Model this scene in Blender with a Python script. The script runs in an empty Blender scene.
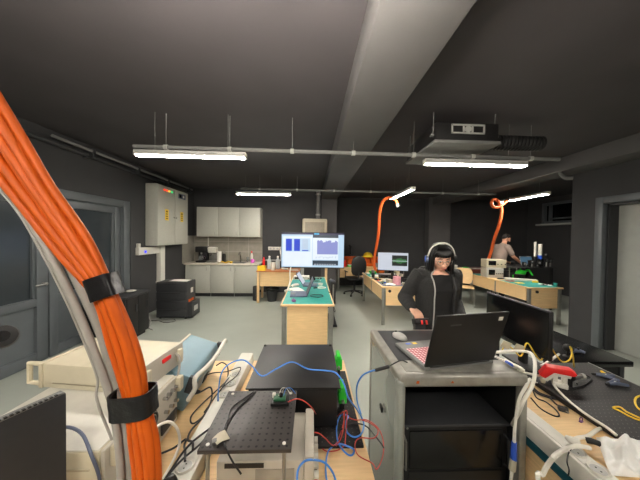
import bpy, bmesh, math, random
from mathutils import Vector, Matrix, Euler
random.seed(7)
S = bpy.context.scene
COL = S.collection
PI = math.pi
# ---------------------------------------------------------------- camera
CAM = Vector((0, 0, 1.7)); FPX = 240.0
YAW, PITCH, ROLL = math.radians(2.1), math.radians(0.95), math.radians(0.8)
RC = (Matrix.Rotation(-YAW, 3, 'Z') @ Matrix.Rotation(PI/2 - PITCH, 3, 'X') @ Matrix.Rotation(ROLL, 3, 'Z'))
cd = bpy.data.cameras.new('camera'); cam = bpy.data.objects.new('camera', cd); COL.objects.link(cam)
cam.location = CAM; cam.rotation_euler = RC.to_euler()
cd.sensor_width = 36; cd.lens = 36*FPX/640; cd.clip_start = 0.02; cd.clip_end = 60
S.camera = cam
S.view_settings.view_transform = 'Standard'; S.view_settings.look = 'None'
S.view_settings.gamma = 1; S.view_settings.use_curve_mapping = False
S.view_settings.exposure = 0.7

def ray(px, py):
    return RC @ Vector(((px-320)/FPX, (240-py)/FPX, -1))
def W(px, py, z):                       # point at height z
    d = ray(px, py); return CAM + d*((z-CAM.z)/d.z)
def D(px, py, y):                       # point at room depth y
    d = ray(px, py); return CAM + d*(y/d.y)
def XP(px, py, x):
    d = ray(px, py); return CAM + d*(x/d.x)

# ---------------------------------------------------------------- materials
def lin(c):
    f = lambda v: v/12.92 if v <= .04045 else ((v+.055)/1.055)**2.4
    return tuple(f(v/255) for v in c) + (1,)
MATS = {}
def mat(name, rgb, rough=.5, metal=0, var=.12, scale=30, bump=0, spec=.5, stretch=None, trans=0, alpha=1, coat=0, bscale=None):
    m = bpy.data.materials.new(name); m.use_nodes = True
    nt = m.node_tree; n = nt.nodes; l = nt.links; b = n['Principled BSDF']
    b.inputs['Roughness'].default_value = rough; b.inputs['Metallic'].default_value = metal
    b.inputs['Specular IOR Level'].default_value = spec
    b.inputs['Transmission Weight'].default_value = trans
    b.inputs['Coat Weight'].default_value = coat
    tc = n.new('ShaderNodeTexCoord'); mp = n.new('ShaderNodeMapping')
    if stretch: mp.inputs['Scale'].default_value = stretch
    l.new(tc.outputs['Object'], mp.inputs['Vector'])
    nz = n.new('ShaderNodeTexNoise'); nz.inputs['Scale'].default_value = scale; nz.inputs['Detail'].default_value = 5
    l.new(mp.outputs['Vector'], nz.inputs['Vector'])
    rp = n.new('ShaderNodeValToRGB'); c = lin(rgb)
    rp.color_ramp.elements[0].position = .3; rp.color_ramp.elements[1].position = .7
    rp.color_ramp.elements[0].color = tuple(v*(1-var) for v in c[:3])+(1,)
    rp.color_ramp.elements[1].color = tuple(min(1, v*(1+var)) for v in c[:3])+(1,)
    l.new(nz.outputs['Fac'], rp.inputs['Fac']); l.new(rp.outputs['Color'], b.inputs['Base Color'])
    if bump:
        bp = n.new('ShaderNodeBump'); bp.inputs['Strength'].default_value = bump; bp.inputs['Distance'].default_value = .01
        if bscale:
            n2 = n.new('ShaderNodeTexNoise'); n2.inputs['Scale'].default_value = bscale; l.new(tc.outputs['Object'], n2.inputs['Vector'])
            l.new(n2.outputs['Fac'], bp.inputs['Height'])
        else: l.new(nz.outputs['Fac'], bp.inputs['Height'])
        l.new(bp.outputs['Normal'], b.inputs['Normal'])
    MATS[name] = m; return m
def emis(name, rgb, strength, base=None):
    m = bpy.data.materials.new(name); m.use_nodes = True
    b = m.node_tree.nodes['Principled BSDF']
    b.inputs['Base Color'].default_value = lin(base or (20, 20, 20)); b.inputs['Roughness'].default_value = .3
    b.inputs['Emission Color'].default_value = lin(rgb); b.inputs['Emission Strength'].default_value = strength
    nt = m.node_tree; nz = nt.nodes.new('ShaderNodeTexNoise'); nz.inputs['Scale'].default_value = 4
    mr = nt.nodes.new('ShaderNodeMapRange'); mr.inputs['To Min'].default_value = strength*.95; mr.inputs['To Max'].default_value = strength*1.05
    nt.links.new(nz.outputs['Fac'], mr.inputs['Value']); nt.links.new(mr.outputs['Result'], b.inputs['Emission Strength'])
    MATS[name] = m; return m
def holes(name, rgb, hole, pitch=.025, rad=.16, rough=.45, metal=.3):
    m = mat(name, rgb, rough, metal, .1, 20)
    nt = m.node_tree; n = nt.nodes; l = nt.links; b = n['Principled BSDF']
    tc = n.new('ShaderNodeTexCoord'); sx = n.new('ShaderNodeSeparateXYZ'); l.new(tc.outputs['Object'], sx.inputs[0])
    outs = []
    for k in 'XY':
        d = n.new('ShaderNodeMath'); d.operation = 'DIVIDE'; d.inputs[1].default_value = pitch; l.new(sx.outputs[k], d.inputs[0])
        f = n.new('ShaderNodeMath'); f.operation = 'FRACT'; l.new(d.outputs[0], f.inputs[0])
        s = n.new('ShaderNodeMath'); s.operation = 'SUBTRACT'; s.inputs[1].default_value = .5; l.new(f.outputs[0], s.inputs[0])
        p = n.new('ShaderNodeMath'); p.operation = 'MULTIPLY'; l.new(s.outputs[0], p.inputs[0]); l.new(s.outputs[0], p.inputs[1]); outs.append(p)
    a = n.new('ShaderNodeMath'); l.new(outs[0].outputs[0], a.inputs[0]); l.new(outs[1].outputs[0], a.inputs[1])
    lt = n.new('ShaderNodeMath'); lt.operation = 'LESS_THAN'; lt.inputs[1].default_value = rad*rad; l.new(a.outputs[0], lt.inputs[0])
    mx = n.new('ShaderNodeMix'); mx.data_type = 'RGBA'; l.new(lt.outputs[0], mx.inputs['Factor'])
    src = b.inputs['Base Color'].links[0].from_socket
    l.new(src, mx.inputs['A']); mx.inputs['B'].default_value = lin(hole); l.new(mx.outputs['Result'], b.inputs['Base Color'])
    return m
def tiles(name, rgb, mortar, sx_, sz_):
    m = mat(name, rgb, .4, 0, .12, 8)
    nt = m.node_tree; n = nt.nodes; l = nt.links; b = n['Principled BSDF']
    tc = n.new('ShaderNodeTexCoord'); mp = n.new('ShaderNodeMapping'); mp.inputs['Rotation'].default_value = (PI/2, 0, 0)
    l.new(tc.outputs['Object'], mp.inputs['Vector'])
    br = n.new('ShaderNodeTexBrick'); br.offset = 0; br.inputs['Scale'].default_value = 1
    br.inputs['Brick Width'].default_value = sx_; br.inputs['Row Height'].default_value = sz_; br.inputs['Mortar Size'].default_value = .006
    br.inputs['Mortar'].default_value = lin(mortar)
    src = b.inputs['Base Color'].links[0].from_socket
    l.new(src, br.inputs['Color1']); l.new(src, br.inputs['Color2']); l.new(mp.outputs['Vector'], br.inputs['Vector'])
    l.new(br.outputs['Color'], b.inputs['Base Color']); return m

# ---------------------------------------------------------------- mesh builder
def catmull(pts, sub=6):
    pts = [Vector(p) for p in pts]
    if len(pts) < 3: return pts
    out = []; q = [pts[0]*2-pts[1]] + pts + [pts[-1]*2-pts[-2]]
    for i in range(1, len(q)-2):
        a, b, c, d = q[i-1:i+3]
        for k in range(sub):
            t = k/sub
            out.append(.5*((2*b)+(c-a)*t+(2*a-5*b+4*c-d)*t*t+(3*b-a-3*c+d)*t**3))
    out.append(pts[-1]); return out
class MB:
    def __init__(s): s.bm = bmesh.new()
    def _fin(s, geom, M=None, bev=0, seg=2):
        vs = [g for g in geom if isinstance(g, bmesh.types.BMVert)]
        if M is not None: bmesh.ops.transform(s.bm, matrix=M, verts=vs)
        if bev > 0:
            es = list({e for v in vs for e in v.link_edges})
            bmesh.ops.bevel(s.bm, geom=es, offset=bev, segments=seg, affect='EDGES', profile=.5, clamp_overlap=True)
        return s
    def box(s, x0, x1, y0, y1, z0, z1, bev=0, seg=2):
        r = bmesh.ops.create_cube(s.bm, size=1)
        M = Matrix.Translation(((x0+x1)/2, (y0+y1)/2, (z0+z1)/2)) @ Matrix.Diagonal((abs(x1-x0), abs(y1-y0), abs(z1-z0), 1))
        return s._fin(r['verts'], M, bev, seg)
    def obox(s, c, size, rot=(0, 0, 0), bev=0, seg=2):
        r = bmesh.ops.create_cube(s.bm, size=1)
        M = Matrix.Translation(c) @ Euler(rot).to_matrix().to_4x4() @ Matrix.Diagonal((*size, 1))
        return s._fin(r['verts'], M, bev, seg)
    def cyl(s, p0, p1, r, r2=None, n=16):
        p0, p1 = Vector(p0), Vector(p1); d = p1-p0
        r_ = bmesh.ops.create_cone(s.bm, cap_ends=True, segments=n, radius1=r, radius2=r if r2 is None else r2, depth=d.length)
        M = Matrix.Translation((p0+p1)/2) @ d.to_track_quat('Z', 'Y').to_matrix().to_4x4()
        return s._fin(r_['verts'], M)
    def sph(s, c, r, rot=(0, 0, 0), u=16, v=10):
        r_ = bmesh.ops.create_uvsphere(s.bm, u_segments=u, v_segments=v, radius=1)
        rr = (r, r, r) if isinstance(r, (int, float)) else r
        M = Matrix.Translation(c) @ Euler(rot).to_matrix().to_4x4() @ Matrix.Diagonal((*rr, 1))
        return s._fin(r_['verts'], M)
    def rings(s, rings, cap=True, closed=False):
        vs = [[s.bm.verts.new(p) for p in r] for r in rings]
        n = len(vs[0])
        rng = range(len(vs)) if closed else range(len(vs)-1)
        for i in rng:
            a, b = vs[i], vs[(i+1) % len(vs)]
            for k in range(n):
                try: s.bm.faces.new((a[k], a[(k+1) % n], b[(k+1) % n], b[k]))
                except ValueError: pass
        if cap and not closed:
            s.bm.faces.new(list(reversed(vs[0]))); s.bm.faces.new(vs[-1])
        return s
    def tube(s, pts, r, n=8, sub=6, flat=1.0):
        P = catmull(pts, sub) if sub > 1 else [Vector(p) for p in pts]
        N = len(P)
        if isinstance(r, (list, tuple)):
            m = len(r)-1; R = []
            for i in range(N):
                t = i/(N-1)*m; k = min(int(t), m-1); R.append(r[k]+(r[k+1]-r[k])*(t-k))
        else: R = [r]*N
        tg = [(P[min(i+1, N-1)]-P[max(i-1, 0)]).normalized() for i in range(N)]
        up = Vector((0, 0, 1)) if abs(tg[0].z) < .9 else Vector((1, 0, 0))
        nrm = (up - tg[0]*up.dot(tg[0])).normalized(); rg = []
        for i in range(N):
            nrm = (nrm - tg[i]*nrm.dot(tg[i]))
            nrm = nrm.normalized() if nrm.length > 1e-6 else tg[i].orthogonal().normalized()
            bn = tg[i].cross(nrm)
            rg.append([P[i]+(nrm*math.cos(2*PI*k/n)*flat+bn*math.sin(2*PI*k/n))*R[i] for k in range(n)])
        return s.rings(rg)
    def lathe(s, prof, c=(0, 0, 0), n=20, cap=True):
        c = Vector(c)
        return s.rings([[c+Vector((max(r, .0004)*math.cos(2*PI*k/n), max(r, .0004)*math.sin(2*PI*k/n), z)) for k in range(n)] for r, z in prof], cap)
    def prism(s, pts, z0, z1, M=None, bev=0):
        v = []
        a = [s.bm.verts.new((x, y, z0)) for x, y in pts]; b = [s.bm.verts.new((x, y, z1)) for x, y in pts]; n = len(pts)
        s.bm.faces.new(list(reversed(a))); s.bm.faces.new(b)
        for k in range(n): s.bm.faces.new((a[k], a[(k+1) % n], b[(k+1) % n], b[k]))
        return s._fin(a+b, M, bev)
    def sheet(s, fn, nu=12, nv=12, thick=.001):
        top = [[s.bm.verts.new(fn(i/nu, j/nv)) for j in range(nv+1)] for i in range(nu+1)]
        bot = [[s.bm.verts.new(Vector(fn(i/nu, j/nv))-Vector((0, 0, thick))) for j in range(nv+1)] for i in range(nu+1)]
        for i in range(nu):
            for j in range(nv):
                s.bm.faces.new((top[i][j], top[i+1][j], top[i+1][j+1], top[i][j+1]))
                s.bm.faces.new((bot[i][j], bot[i][j+1], bot[i+1][j+1], bot[i+1][j]))
        for i in range(nu):
            s.bm.faces.new((top[i+1][0], top[i][0], bot[i][0], bot[i+1][0])); s.bm.faces.new((top[i][nv], top[i+1][nv], bot[i+1][nv], bot[i][nv]))
        for j in range(nv):
            s.bm.faces.new((top[0][j], top[0][j+1], bot[0][j+1], bot[0][j])); s.bm.faces.new((top[nu][j+1], top[nu][j], bot[nu][j], bot[nu][j+1]))
        return s
    def each(s, name, m, parent, world=False, angle=35):
        """every loose piece as a child mesh of its own"""
        bmesh.ops.recalc_face_normals(s.bm, faces=s.bm.faces[:])
        s.bm.verts.ensure_lookup_table(); s.bm.verts.index_update()
        seen = set(); out = []
        for v in s.bm.verts:
            if v.index in seen: continue
            st_ = [v]; isl = []; seen.add(v.index)
            while st_:
                a = st_.pop(); isl.append(a)
                for e in a.link_edges:
                    o = e.other_vert(a)
                    if o.index not in seen: seen.add(o.index); st_.append(o)
            n = MB(); mp = {a.index: n.bm.verts.new(a.co) for a in isl}
            for f in {f for a in isl for f in a.link_faces}: n.bm.faces.new([mp[q.index] for q in f.verts])
            out.append(n.build(name, m, parent, world, angle))
        s.bm.free(); return out
    def xf(s, M): bmesh.ops.transform(s.bm, matrix=M, verts=s.bm.verts[:]); return s
    def build(s, name, m, parent=None, world=False, angle=35, remesh=0, smooth_it=0):
        bmesh.ops.recalc_face_normals(s.bm, faces=s.bm.faces[:])
        me = bpy.data.meshes.new(name); s.bm.to_mesh(me); s.bm.free()
        o = bpy.data.objects.new(name, me)
        if remesh:
            COL.objects.link(o)
            md = o.modifiers.new('r', 'REMESH'); md.mode = 'VOXEL'; md.voxel_size = remesh
            if smooth_it: sm = o.modifiers.new('s', 'SMOOTH'); sm.iterations = smooth_it; sm.factor = .5
            dg = bpy.context.evaluated_depsgraph_get(); ev = o.evaluated_get(dg)
            me2 = bpy.data.meshes.new_from_object(ev); o.modifiers.clear(); o.data = me2; bpy.data.meshes.remove(me); me = me2; me.name = name
        else: COL.objects.link(o)
        for p in me.polygons: p.use_smooth = True
        if angle < 180 and not remesh: me.set_sharp_from_angle(angle=math.radians(angle))
        me.materials.clear(); me.materials.append(MATS[m] if isinstance(m, str) else m)
        if parent is not None:
            if world: me.transform(rootmat(parent).inverted())
            o.parent = parent
        elif True:                       # origin of a one-mesh thing: middle of its base
            xs = [v.co for v in me.vertices]
            lo = Vector((min(v.x for v in xs), min(v.y for v in xs), min(v.z for v in xs))); hi = Vector((max(v.x for v in xs), max(v.y for v in xs), max(v.z for v in xs)))
            c = Vector(((lo.x+hi.x)/2, (lo.y+hi.y)/2, lo.z))
            me.transform(Matrix.Translation(-c)); o.location = c
        return o
def rootmat(o):
    M = Matrix.Translation(o.location) @ o.rotation_euler.to_matrix().to_4x4()
    return rootmat(o.parent) @ M if o.parent else M
def tag(o, label, cat, group=None):
    o['label'] = label; o['category'] = cat
    if group: o['group'] = group
    return o
def thing(name, label, cat, loc=(0, 0, 0), rz=0, group=None, rot=None):
    o = bpy.data.objects.new(name, None); COL.objects.link(o); o.empty_display_size = .1
    o.location = loc; o.rotation_euler = rot if rot else (0, 0, rz)
    return tag(o, label, cat, group)
def struct(o, name=None):
    o['kind'] = 'structure'; return o
def dup(root, loc, rz=None, label=None):
    r = root.copy(); COL.objects.link(r); r.location = loc
    if rz is not None: r.rotation_euler = (0, 0, rz)
    if label: r['label'] = label
    for ch in list(root.children):
        c = ch.copy(); COL.objects.link(c); c.parent = r
        for g in list(ch.children):
            d = g.copy(); COL.objects.link(d); d.parent = c
    return r
def cable(name, label, pts, r, m, cat='cable', n=8, group=None, sub=6):
    return tag(MB().tube(pts, r, n, sub).build(name, m, angle=180), label, cat, group)

# ---------------------------------------------------------------- palette
mat('wall_paint', (54, 54, 55), .8, var=.06, scale=3, bump=.06, bscale=60)
mat('ceiling_paint', (62, 58, 60), .75, var=.08, scale=2, bump=.05, bscale=40)
mat('beam_paint', (82, 80, 80), .8, var=.06, scale=3, bump=.05, bscale=60)
mat('floor_epoxy', (150, 155, 146), .42, var=.09, scale=1.2, bump=.02, bscale=25)
mat('door_paint', (86, 91, 94), .4, var=.06, scale=6)
mat('door_glass', (50, 56, 60), .18, var=.08, scale=3)
mat('door_panel', (150, 152, 146), .5, var=.05, scale=6)
mat('wood', (222, 188, 138), .5, var=.09, scale=6, stretch=(1, 14, 14))
mat('wood_y', (222, 188, 138), .5, var=.09, scale=6, stretch=(14, 1, 14))
mat('wood_red', (186, 118, 70), .45, var=.12, scale=6, stretch=(2, 14, 14))
mat('wood_dark', (98, 50, 38), .45, var=.12, scale=6, stretch=(2, 14, 14))
mat('steel', (140, 140, 135), .38, .6, var=.08, scale=14)
mat('steel_worn', (150, 148, 140), .4, .5, var=.16, scale=18, bump=.03)
mat('chrome', (190, 190, 190), .2, 1, var=.05)
mat('white', (206, 203, 192), .45, var=.03)
mat('white_paint', (200, 198, 188), .5, var=.03)
mat('cab_grey', (176, 176, 166), .5, var=.03)
mat('counter', (214, 205, 190), .35, var=.06, scale=60)
mat('beige', (188, 180, 156), .5, var=.04, scale=20)
mat('beige_dark', (160, 152, 130), .5, var=.05, scale=20)
mat('inst_grey', (178, 172, 158), .5, var=.04, scale=20)
mat('scope_blue', (112, 140, 152), .45, var=.05, scale=12)
mat('black', (16, 16, 16), .5, var=.15)
mat('black_gloss', (16, 16, 17), .22, var=.15)
mat('black_metal', (33, 32, 32), .45, .3, var=.12, scale=12)
mat('charcoal', (44, 45, 47), .5, var=.08)
mat('grey', (110, 110, 108), .5, var=.08)
mat('grey_lt', (165, 165, 160), .5, var=.06)
mat('teal', (40, 140, 130), .55, var=.07, scale=9)
mat('teal_dark', (16, 74, 84), .5, var=.1)
mat('orange', (194, 84, 14), .5, spec=.25, var=.06, scale=12)
mat('orange_hose', (214, 96, 40), .45, var=.06, scale=12)
mat('grey_cable', (150, 146, 138), .4, var=.06)
mat('tape', (22, 21, 22), .28, var=.3, scale=40, bump=.3)
mat('blue_cable', (66, 130, 214), .4, var=.06)
mat('red_cable', (190, 66, 56), .45, var=.08)
mat('yellow_cable', (226, 190, 60), .4, var=.06)
mat('white_cable', (224, 220, 208), .4, var=.04)
mat('black_cable', (26, 25, 27), .45, var=.1)
mat('red', (214, 36, 34), .35, var=.06)
mat('green', (46, 190, 50), .4, var=.08)
mat('green_pcb', (40, 92, 62), .45, var=.15, scale=80)
mat('yellow', (236, 196, 40), .45, var=.06)
mat('blue', (40, 84, 190), .4, var=.06)
mat('pink', (214, 150, 160), .5, var=.08)
mat('magenta', (206, 90, 190), .4, var=.05)
mat('purple', (110, 70, 120), .35, var=.1)
mat('slate', (84, 92, 112), .4, .3, var=.06)
mat('paper', (232, 230, 222), .7, var=.02)
mat('clear_plastic', (205, 212, 212), .15, var=.03, trans=.35)
mat('glass', (235, 240, 240), .05, var=.01, trans=.9)
mat('acrylic', (190, 196, 188), .12, var=.05, scale=5, trans=.55)
mat('bag_black', (22, 22, 24), .25, var=.2, bump=.6, bscale=30)
mat('bag_white', (226, 226, 222), .4, var=.03, bump=.3, bscale=25)
mat('skin', (226, 176, 150), .5, var=.05, scale=30)
mat('skin_tan', (206, 152, 122), .5, var=.05, scale=30)
mat('lip', (180, 96, 90), .4, var=.06)
mat('hair_black', (14, 13, 14), .35, var=.3, scale=60)
mat('hair_brown', (24, 17, 14), .65, var=.3, scale=60)
mat('fleece', (36, 36, 36), .9, var=.3, scale=120, bump=.5)
mat('shirt_black', (17, 17, 18), .85, var=.2, scale=80)
mat('trouser', (20, 20, 23), .85, var=.2, scale=80)
mat('tshirt', (142, 126, 116), .85, var=.08, scale=60)
mat('tile', (140, 136, 126), .4)
mat('void', (10, 10, 12), .15, var=.1)
holes('perf_dark', (62, 58, 56), (12, 12, 12), .025, .17)
holes('perf_black', (18, 16, 16), (84, 80, 76), .025, .10, rough=.62, metal=0)
tiles('tile_wall', (142, 137, 126), (176, 170, 160), .6, .3)
holes('vent', (150, 145, 133), (40, 38, 36), .008, .3, metal=0)
holes('keys_red', (150, 40, 52), (226, 176, 180), .019, .32, metal=0)
holes('filter', (176, 166, 146), (120, 112, 98), .02, .3, metal=0)
LAMP = 130.0
emis('lamp_glow', (255, 247, 235), LAMP); emis('lamp_glow_strong', (255, 246, 232), LAMP*2.8)
emis('scr_bg', (196, 224, 246), 0.60); emis('scr_white', (232, 242, 252), 0.63); emis('scr_blue', (22, 66, 214), 0.57)
emis('scr_pale', (196, 214, 236), 0.57); emis('scr_lilac', (150, 158, 222), 0.54); emis('scr_dark', (60, 74, 88), 0.48)
emis('scr_bar', (58, 54, 90), 0.48); emis('scr_cyan', (60, 180, 240), 0.54); emis('scr_grey', (206, 212, 224), 0.57)
emis('scr_black', (20, 34, 26), 0.30); emis('scr_green', (60, 170, 80), 0.48); emis('scr_teal', (92, 132, 158), 0.30)
emis('led_r', (255, 70, 40), 1.0); emis('led_y', (255, 210, 70), 1.0); emis('led_g', (70, 230, 140), 1.0); emis('led_b', (50, 60, 255), 1.5)
# ================================================================ SETTING
XL, XR, YF, YF2, ZC = -3.45, 4.5, 7.2, 8.3, 3.05
def st(name, m, *boxes, bev=0, parent=None):
    b = MB()
    for x in boxes: b.box(*x, bev=bev)
    o = b.build(name, m, parent, world=True) if parent else b.build(name, m)
    if not parent: struct(o)
    return o
st('floor', 'floor_epoxy', (-3.8, 8.2, -3.2, 8.6, -.1, 0))
st('ceiling', 'ceiling_paint', (-3.8, 8.2, -3.2, 8.6, ZC, ZC+.12))
st('wall_left', 'wall_paint', (XL-.25, XL, -3.2, 1.9, 0, ZC), (XL-.25, XL, 4.72, YF+.2, 0, ZC), (XL-.25, XL, 1.9, 4.72, 2.3, ZC))
st('wall_far', 'wall_paint', (XL, .305, YF, YF+.2, 0, ZC))
st('wall_far_alcove', 'wall_paint', (.305, 7.9, YF2, YF2+.2, 0, ZC))
st('pillar', 'beam_paint', (.305, .76, YF, YF2, 0, ZC))
st('pillar', 'beam_paint', (3.98, 4.72, YF2-.3, YF2, 0, ZC))
st('wall_right', 'wall_paint', (XR, XR+.3, -3.2, 2.56, 0, ZC), (XR, XR+.3, 3.64, 4.0, 0, ZC), (XR, XR+.3, 2.56, 3.64, 2.36, ZC))
st('wall_alcove', 'wall_paint', (XR+.3, 7.9, 3.8, 4.0, 0, ZC))
st('wall_window', 'wall_paint', (7.7, 7.9, 4.0, 6.5, 0, ZC), (7.7, 7.9, 7.75, YF2, 0, ZC), (7.7, 7.9, 6.5, 7.75, 0, 2.2), (7.7, 7.9, 6.5, 7.75, 2.88, ZC))
st('wall_near', 'wall_paint', (XL-.25, XR+.3, -3.2, -3.0, 0, ZC))
# ceiling beams
st('beam', 'beam_paint', (.305, .755, -3.0, YF, 2.8, ZC), bev=.01)
st('beam', 'beam_paint', (XR-.42, XR+.02, -3.0, YF2-.3, 2.82, ZC), bev=.01)
# left double door
d = bpy.data.objects.new('door_1', None); COL.objects.link(d); d.location = (XL-.15, 3.3, 0); struct(d)
b = MB(); x0, x1 = XL-.13, XL-.03
for y0, y1 in ((1.9, 2.0), (4.57, 4.72)): b.box(x0, x1+.02, y0, y1, 0, 2.3, bev=.004)
b.box(x0, x1+.02, 2.0, 4.57, 2.18, 2.3, bev=.004); b.build('door_frame', 'door_paint', d, world=True)
for y0, y1 in ((2.0, 3.34), (3.36, 4.57)):
    b = MB(); x0, x1 = XL-.16, XL-.07
    b.box(x0, x1, y0, y0+.11, .005, 2.18, bev=.004); b.box(x0, x1, y1-.13, y1, .005, 2.18, bev=.004)
    ya, yb = y0+.11, y1-.13; b.box(x0, x1, ya, yb, 2.06, 2.18, bev=.004); b.box(x0, x1, ya, yb, .005, .14, bev=.004); b.box(x0, x1, ya, yb, .74, .84, bev=.004)
    for yy in (y0+.13, y1-.16): b.box(x0+.02, x1-.02, yy, yy+.025, .84, 2.06, bev=.004)
    lf = b.build('door_leaf', 'door_paint', d, world=True)
    MB().box(XL-.13, XL-.12, y0+.09, y1-.12, .84, 2.07).build('door_glass', 'door_glass', lf, world=True)
    MB().box(XL-.13, XL-.11, y0+.09, y1-.12, .12, .76).build('door_panel', 'door_paint', lf, world=True)
b = MB(); b.box(XL-.07, XL-.02, 2.48, 2.72, 2.17, 2.23, bev=.006); b.tube([(XL-.03, 2.52, 2.2), (XL+.05, 2.75, 2.2), (XL-.04, 3.0, 2.2)], .009)
b.build('door_closer', 'white_paint', d, world=True)
b = MB(); b.cyl((XL-.07, 3.28, 1.02), (XL-.02, 3.28, 1.02), .022); b.tube([(XL-.02, 3.28, 1.02), (XL-.01, 3.2, 1.02), (XL-.01, 3.14, 1.02)], .01)
b.build('door_handle', 'steel', d, world=True)
# right door
d = bpy.data.objects.new('door_2', None); COL.objects.link(d); d.location = (XR, 3.16, 0); struct(d)
b = MB()
for y0, y1 in ((2.56, 2.66), (3.54, 3.64)): b.box(XR-.025, XR+.06, y0, y1, 0, 2.36, bev=.006)
b.box(XR-.025, XR+.06, 2.66, 3.54, 2.26, 2.36, bev=.004); b.build('door_frame', 'door_paint', d, world=True)
b = MB()
for y0, y1 in ((2.66, 2.69), (3.51, 3.54)): b.box(XR+.06, XR+.28, y0, y1, 0, 2.26)
b.box(XR+.06, XR+.28, 2.66, 3.54, 2.23, 2.26); b.build('door_jamb', 'charcoal', d, world=True)
b = MB(); b.box(XR+.2, XR+.25, 2.69, 3.51, .01, 2.23, bev=.004); b.build('door_leaf', 'door_panel', d, world=True)
# alcove window
d = bpy.data.objects.new('window_1', None); COL.objects.link(d); d.location = (7.7, 7.5, 2.5); struct(d)
b = MB()
for y0, y1, z0, z1 in ((6.58, 7.67, 2.2, 2.28), (6.58, 7.67, 2.8, 2.88), (6.5, 6.58, 2.2, 2.88), (7.67, 7.75, 2.2, 2.88), (6.58, 7.46, 2.34, 2.38)): b.box(7.68, 7.78, y0, y1, z0, z1, bev=.006)
b.box(7.69, 7.76, 7.46, 7.53, 2.28, 2.8, bev=.006)
b.build('window_frame', 'door_paint', d, world=True)
MB().box(7.78, 7.79, 6.58, 7.67, 2.28, 2.8).build('window_pane', 'void', d, world=True)
b = MB(); b.box(7.56, 7.74, 6.4, 7.85, 2.14, 2.2, bev=.012); b.build('window_sill', 'grey_lt', d, world=True)

# ================================================================ CEILING THINGS
def lamp(loc, rz, label, lips=True):
    t = thing('ceiling_lamp', label, 'lamp', loc, rz, 'linear ceiling lamps hung below the conduits')
    L = .6
    b = MB(); b.box(-L, L, -.045, .045, .012, .04, bev=.004); b.build('housing', 'grey_lt', t)
    if lips:
        for s in (-1, 1): MB().box(-L, L, s*.0415-.0035, s*.0415+.0035, -.012, .012).build('reflector_lip', 'grey_lt', t)
    b = MB(); b.box(-L+.012, L-.012, -.034, .034, -.022, .012, bev=.01, seg=3); b.build('diffuser', 'lamp_glow', t)
    b = MB()
    for s in (-1, 1): b.box(s*L-.006, s*L+.006, -.042, .042, -.022, .04, bev=.003)
    b.each('end_cap', 'white', t)
    b = MB()
    for s in (-.4, .4): b.cyl((s, 0, .04), (s, 0, ZC-loc[2]), .0025, n=6)
    b.each('hanger_wire', 'grey', t); return t
lp = lamp((-1.35, 2.75, 2.58), 0, 'lit linear lamp hanging before the electrical cabinet wall')
SP = [((1.90, 2.75, 2.566), .0, 'lit linear lamp hanging just below the ceiling air conditioner'), ((-1.08, 5.45, 2.63), 0, 'lit linear lamp above the kitchenette end of the far conduit'),
      ((1.87, 4.98, 2.6), PI/2, 'short lit lamp seen end-on above the arched orange hose'), ((4.64, 5.15, 2.6), PI/2, 'lit lamp over the desk of the man in the taupe t-shirt'),
      ((-.3, .42, 2.4), 0, 'lit lamp overhead, beside the ceiling beam'), ((-.5, -1.0, 2.6), 0, 'added unseen fill lamp overhead behind the hanging cable bundle'), ((2.6, -.9, 2.6), 0, 'lit lamp overhead near the black perforated bench'),  # the one behind the cable bundle is added, out of view, to brighten the benches
      ((-2.6, -.6, 2.6), 0, 'lit lamp overhead near the dark double door'), ((6.4, 6.2, 2.6), PI/2, 'lit lamp in the window alcove')]
SP = SP[:8]
for l_, r_, lb in SP:
    if 'ceiling beam' in lb:
        u = lamp((0, 0, 2.58), r_, lb, False); u.location = l_; u.rotation_euler = (PI, 0, r_)
        [c for c in u.children if c.name.startswith('diffuser')][0].data.materials[0] = MATS['lamp_glow_strong']
        for c in [c for c in u.children if c.name.startswith('hanger')]: c.rotation_euler = (PI, 0, 0); c.location = (0, 0, .02)
    else: dup(lp, l_, r_, lb)
def conduit(name, label, p0, p1, loc):
    t = thing(name, label, 'conduit', loc)
    b = MB(); b.cyl(p0, p1, .022, n=10); b.build('pipe', 'grey', t, world=True)
    b = MB(); p0, p1 = Vector(p0), Vector(p1)
    for k in range(7):
        c = p0.lerp(p1, (k+.5)/7); dr = (p1-p0).normalized()
        b.cyl(c-dr*.02, c+dr*.02, .03, n=10)
        MB().cyl(c, (c.x, c.y, ZC), .004, n=6).build('hanger_wire', 'grey', t, world=True)
    b.each('clamp', 'grey_lt', t, world=True)
conduit('ceiling_conduit', 'long grey conduit crossing below the beam over the near lamps', (-2.0, 2.78, 2.675), (2.95, 2.78, 2.655), (.5, 2.78, 2.67))
conduit('ceiling_conduit', 'grey conduit crossing the far end above the kitchenette lamp', (-1.6, 5.48, 2.74), (4.3, 5.48, 2.73), (1, 5.48, 2.73))
t = thing('wall_conduit', 'dark pipe running along the top of the wall over the double door', 'conduit', (XL+.07, 3, 2.86))
b = MB(); b.tube([(XL+.07, .2, 2.88), (XL+.07, 6.9, 2.86)], .03, n=10, sub=1); b.build('pipe', 'charcoal', t, world=True)
b = MB(); b.tube([(XL+.14, 3.2, 2.93), (XL+.14, 6.8, 2.93)], .02, n=10, sub=1); b.build('pipe', 'grey', t, world=True)
b = MB()
for k in range(7): b.box(XL, XL+.17, .9+k*.95, .94+k*.95, 2.83, 2.96, bev=.005)
b.each('bracket', 'charcoal', t, world=True)
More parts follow.
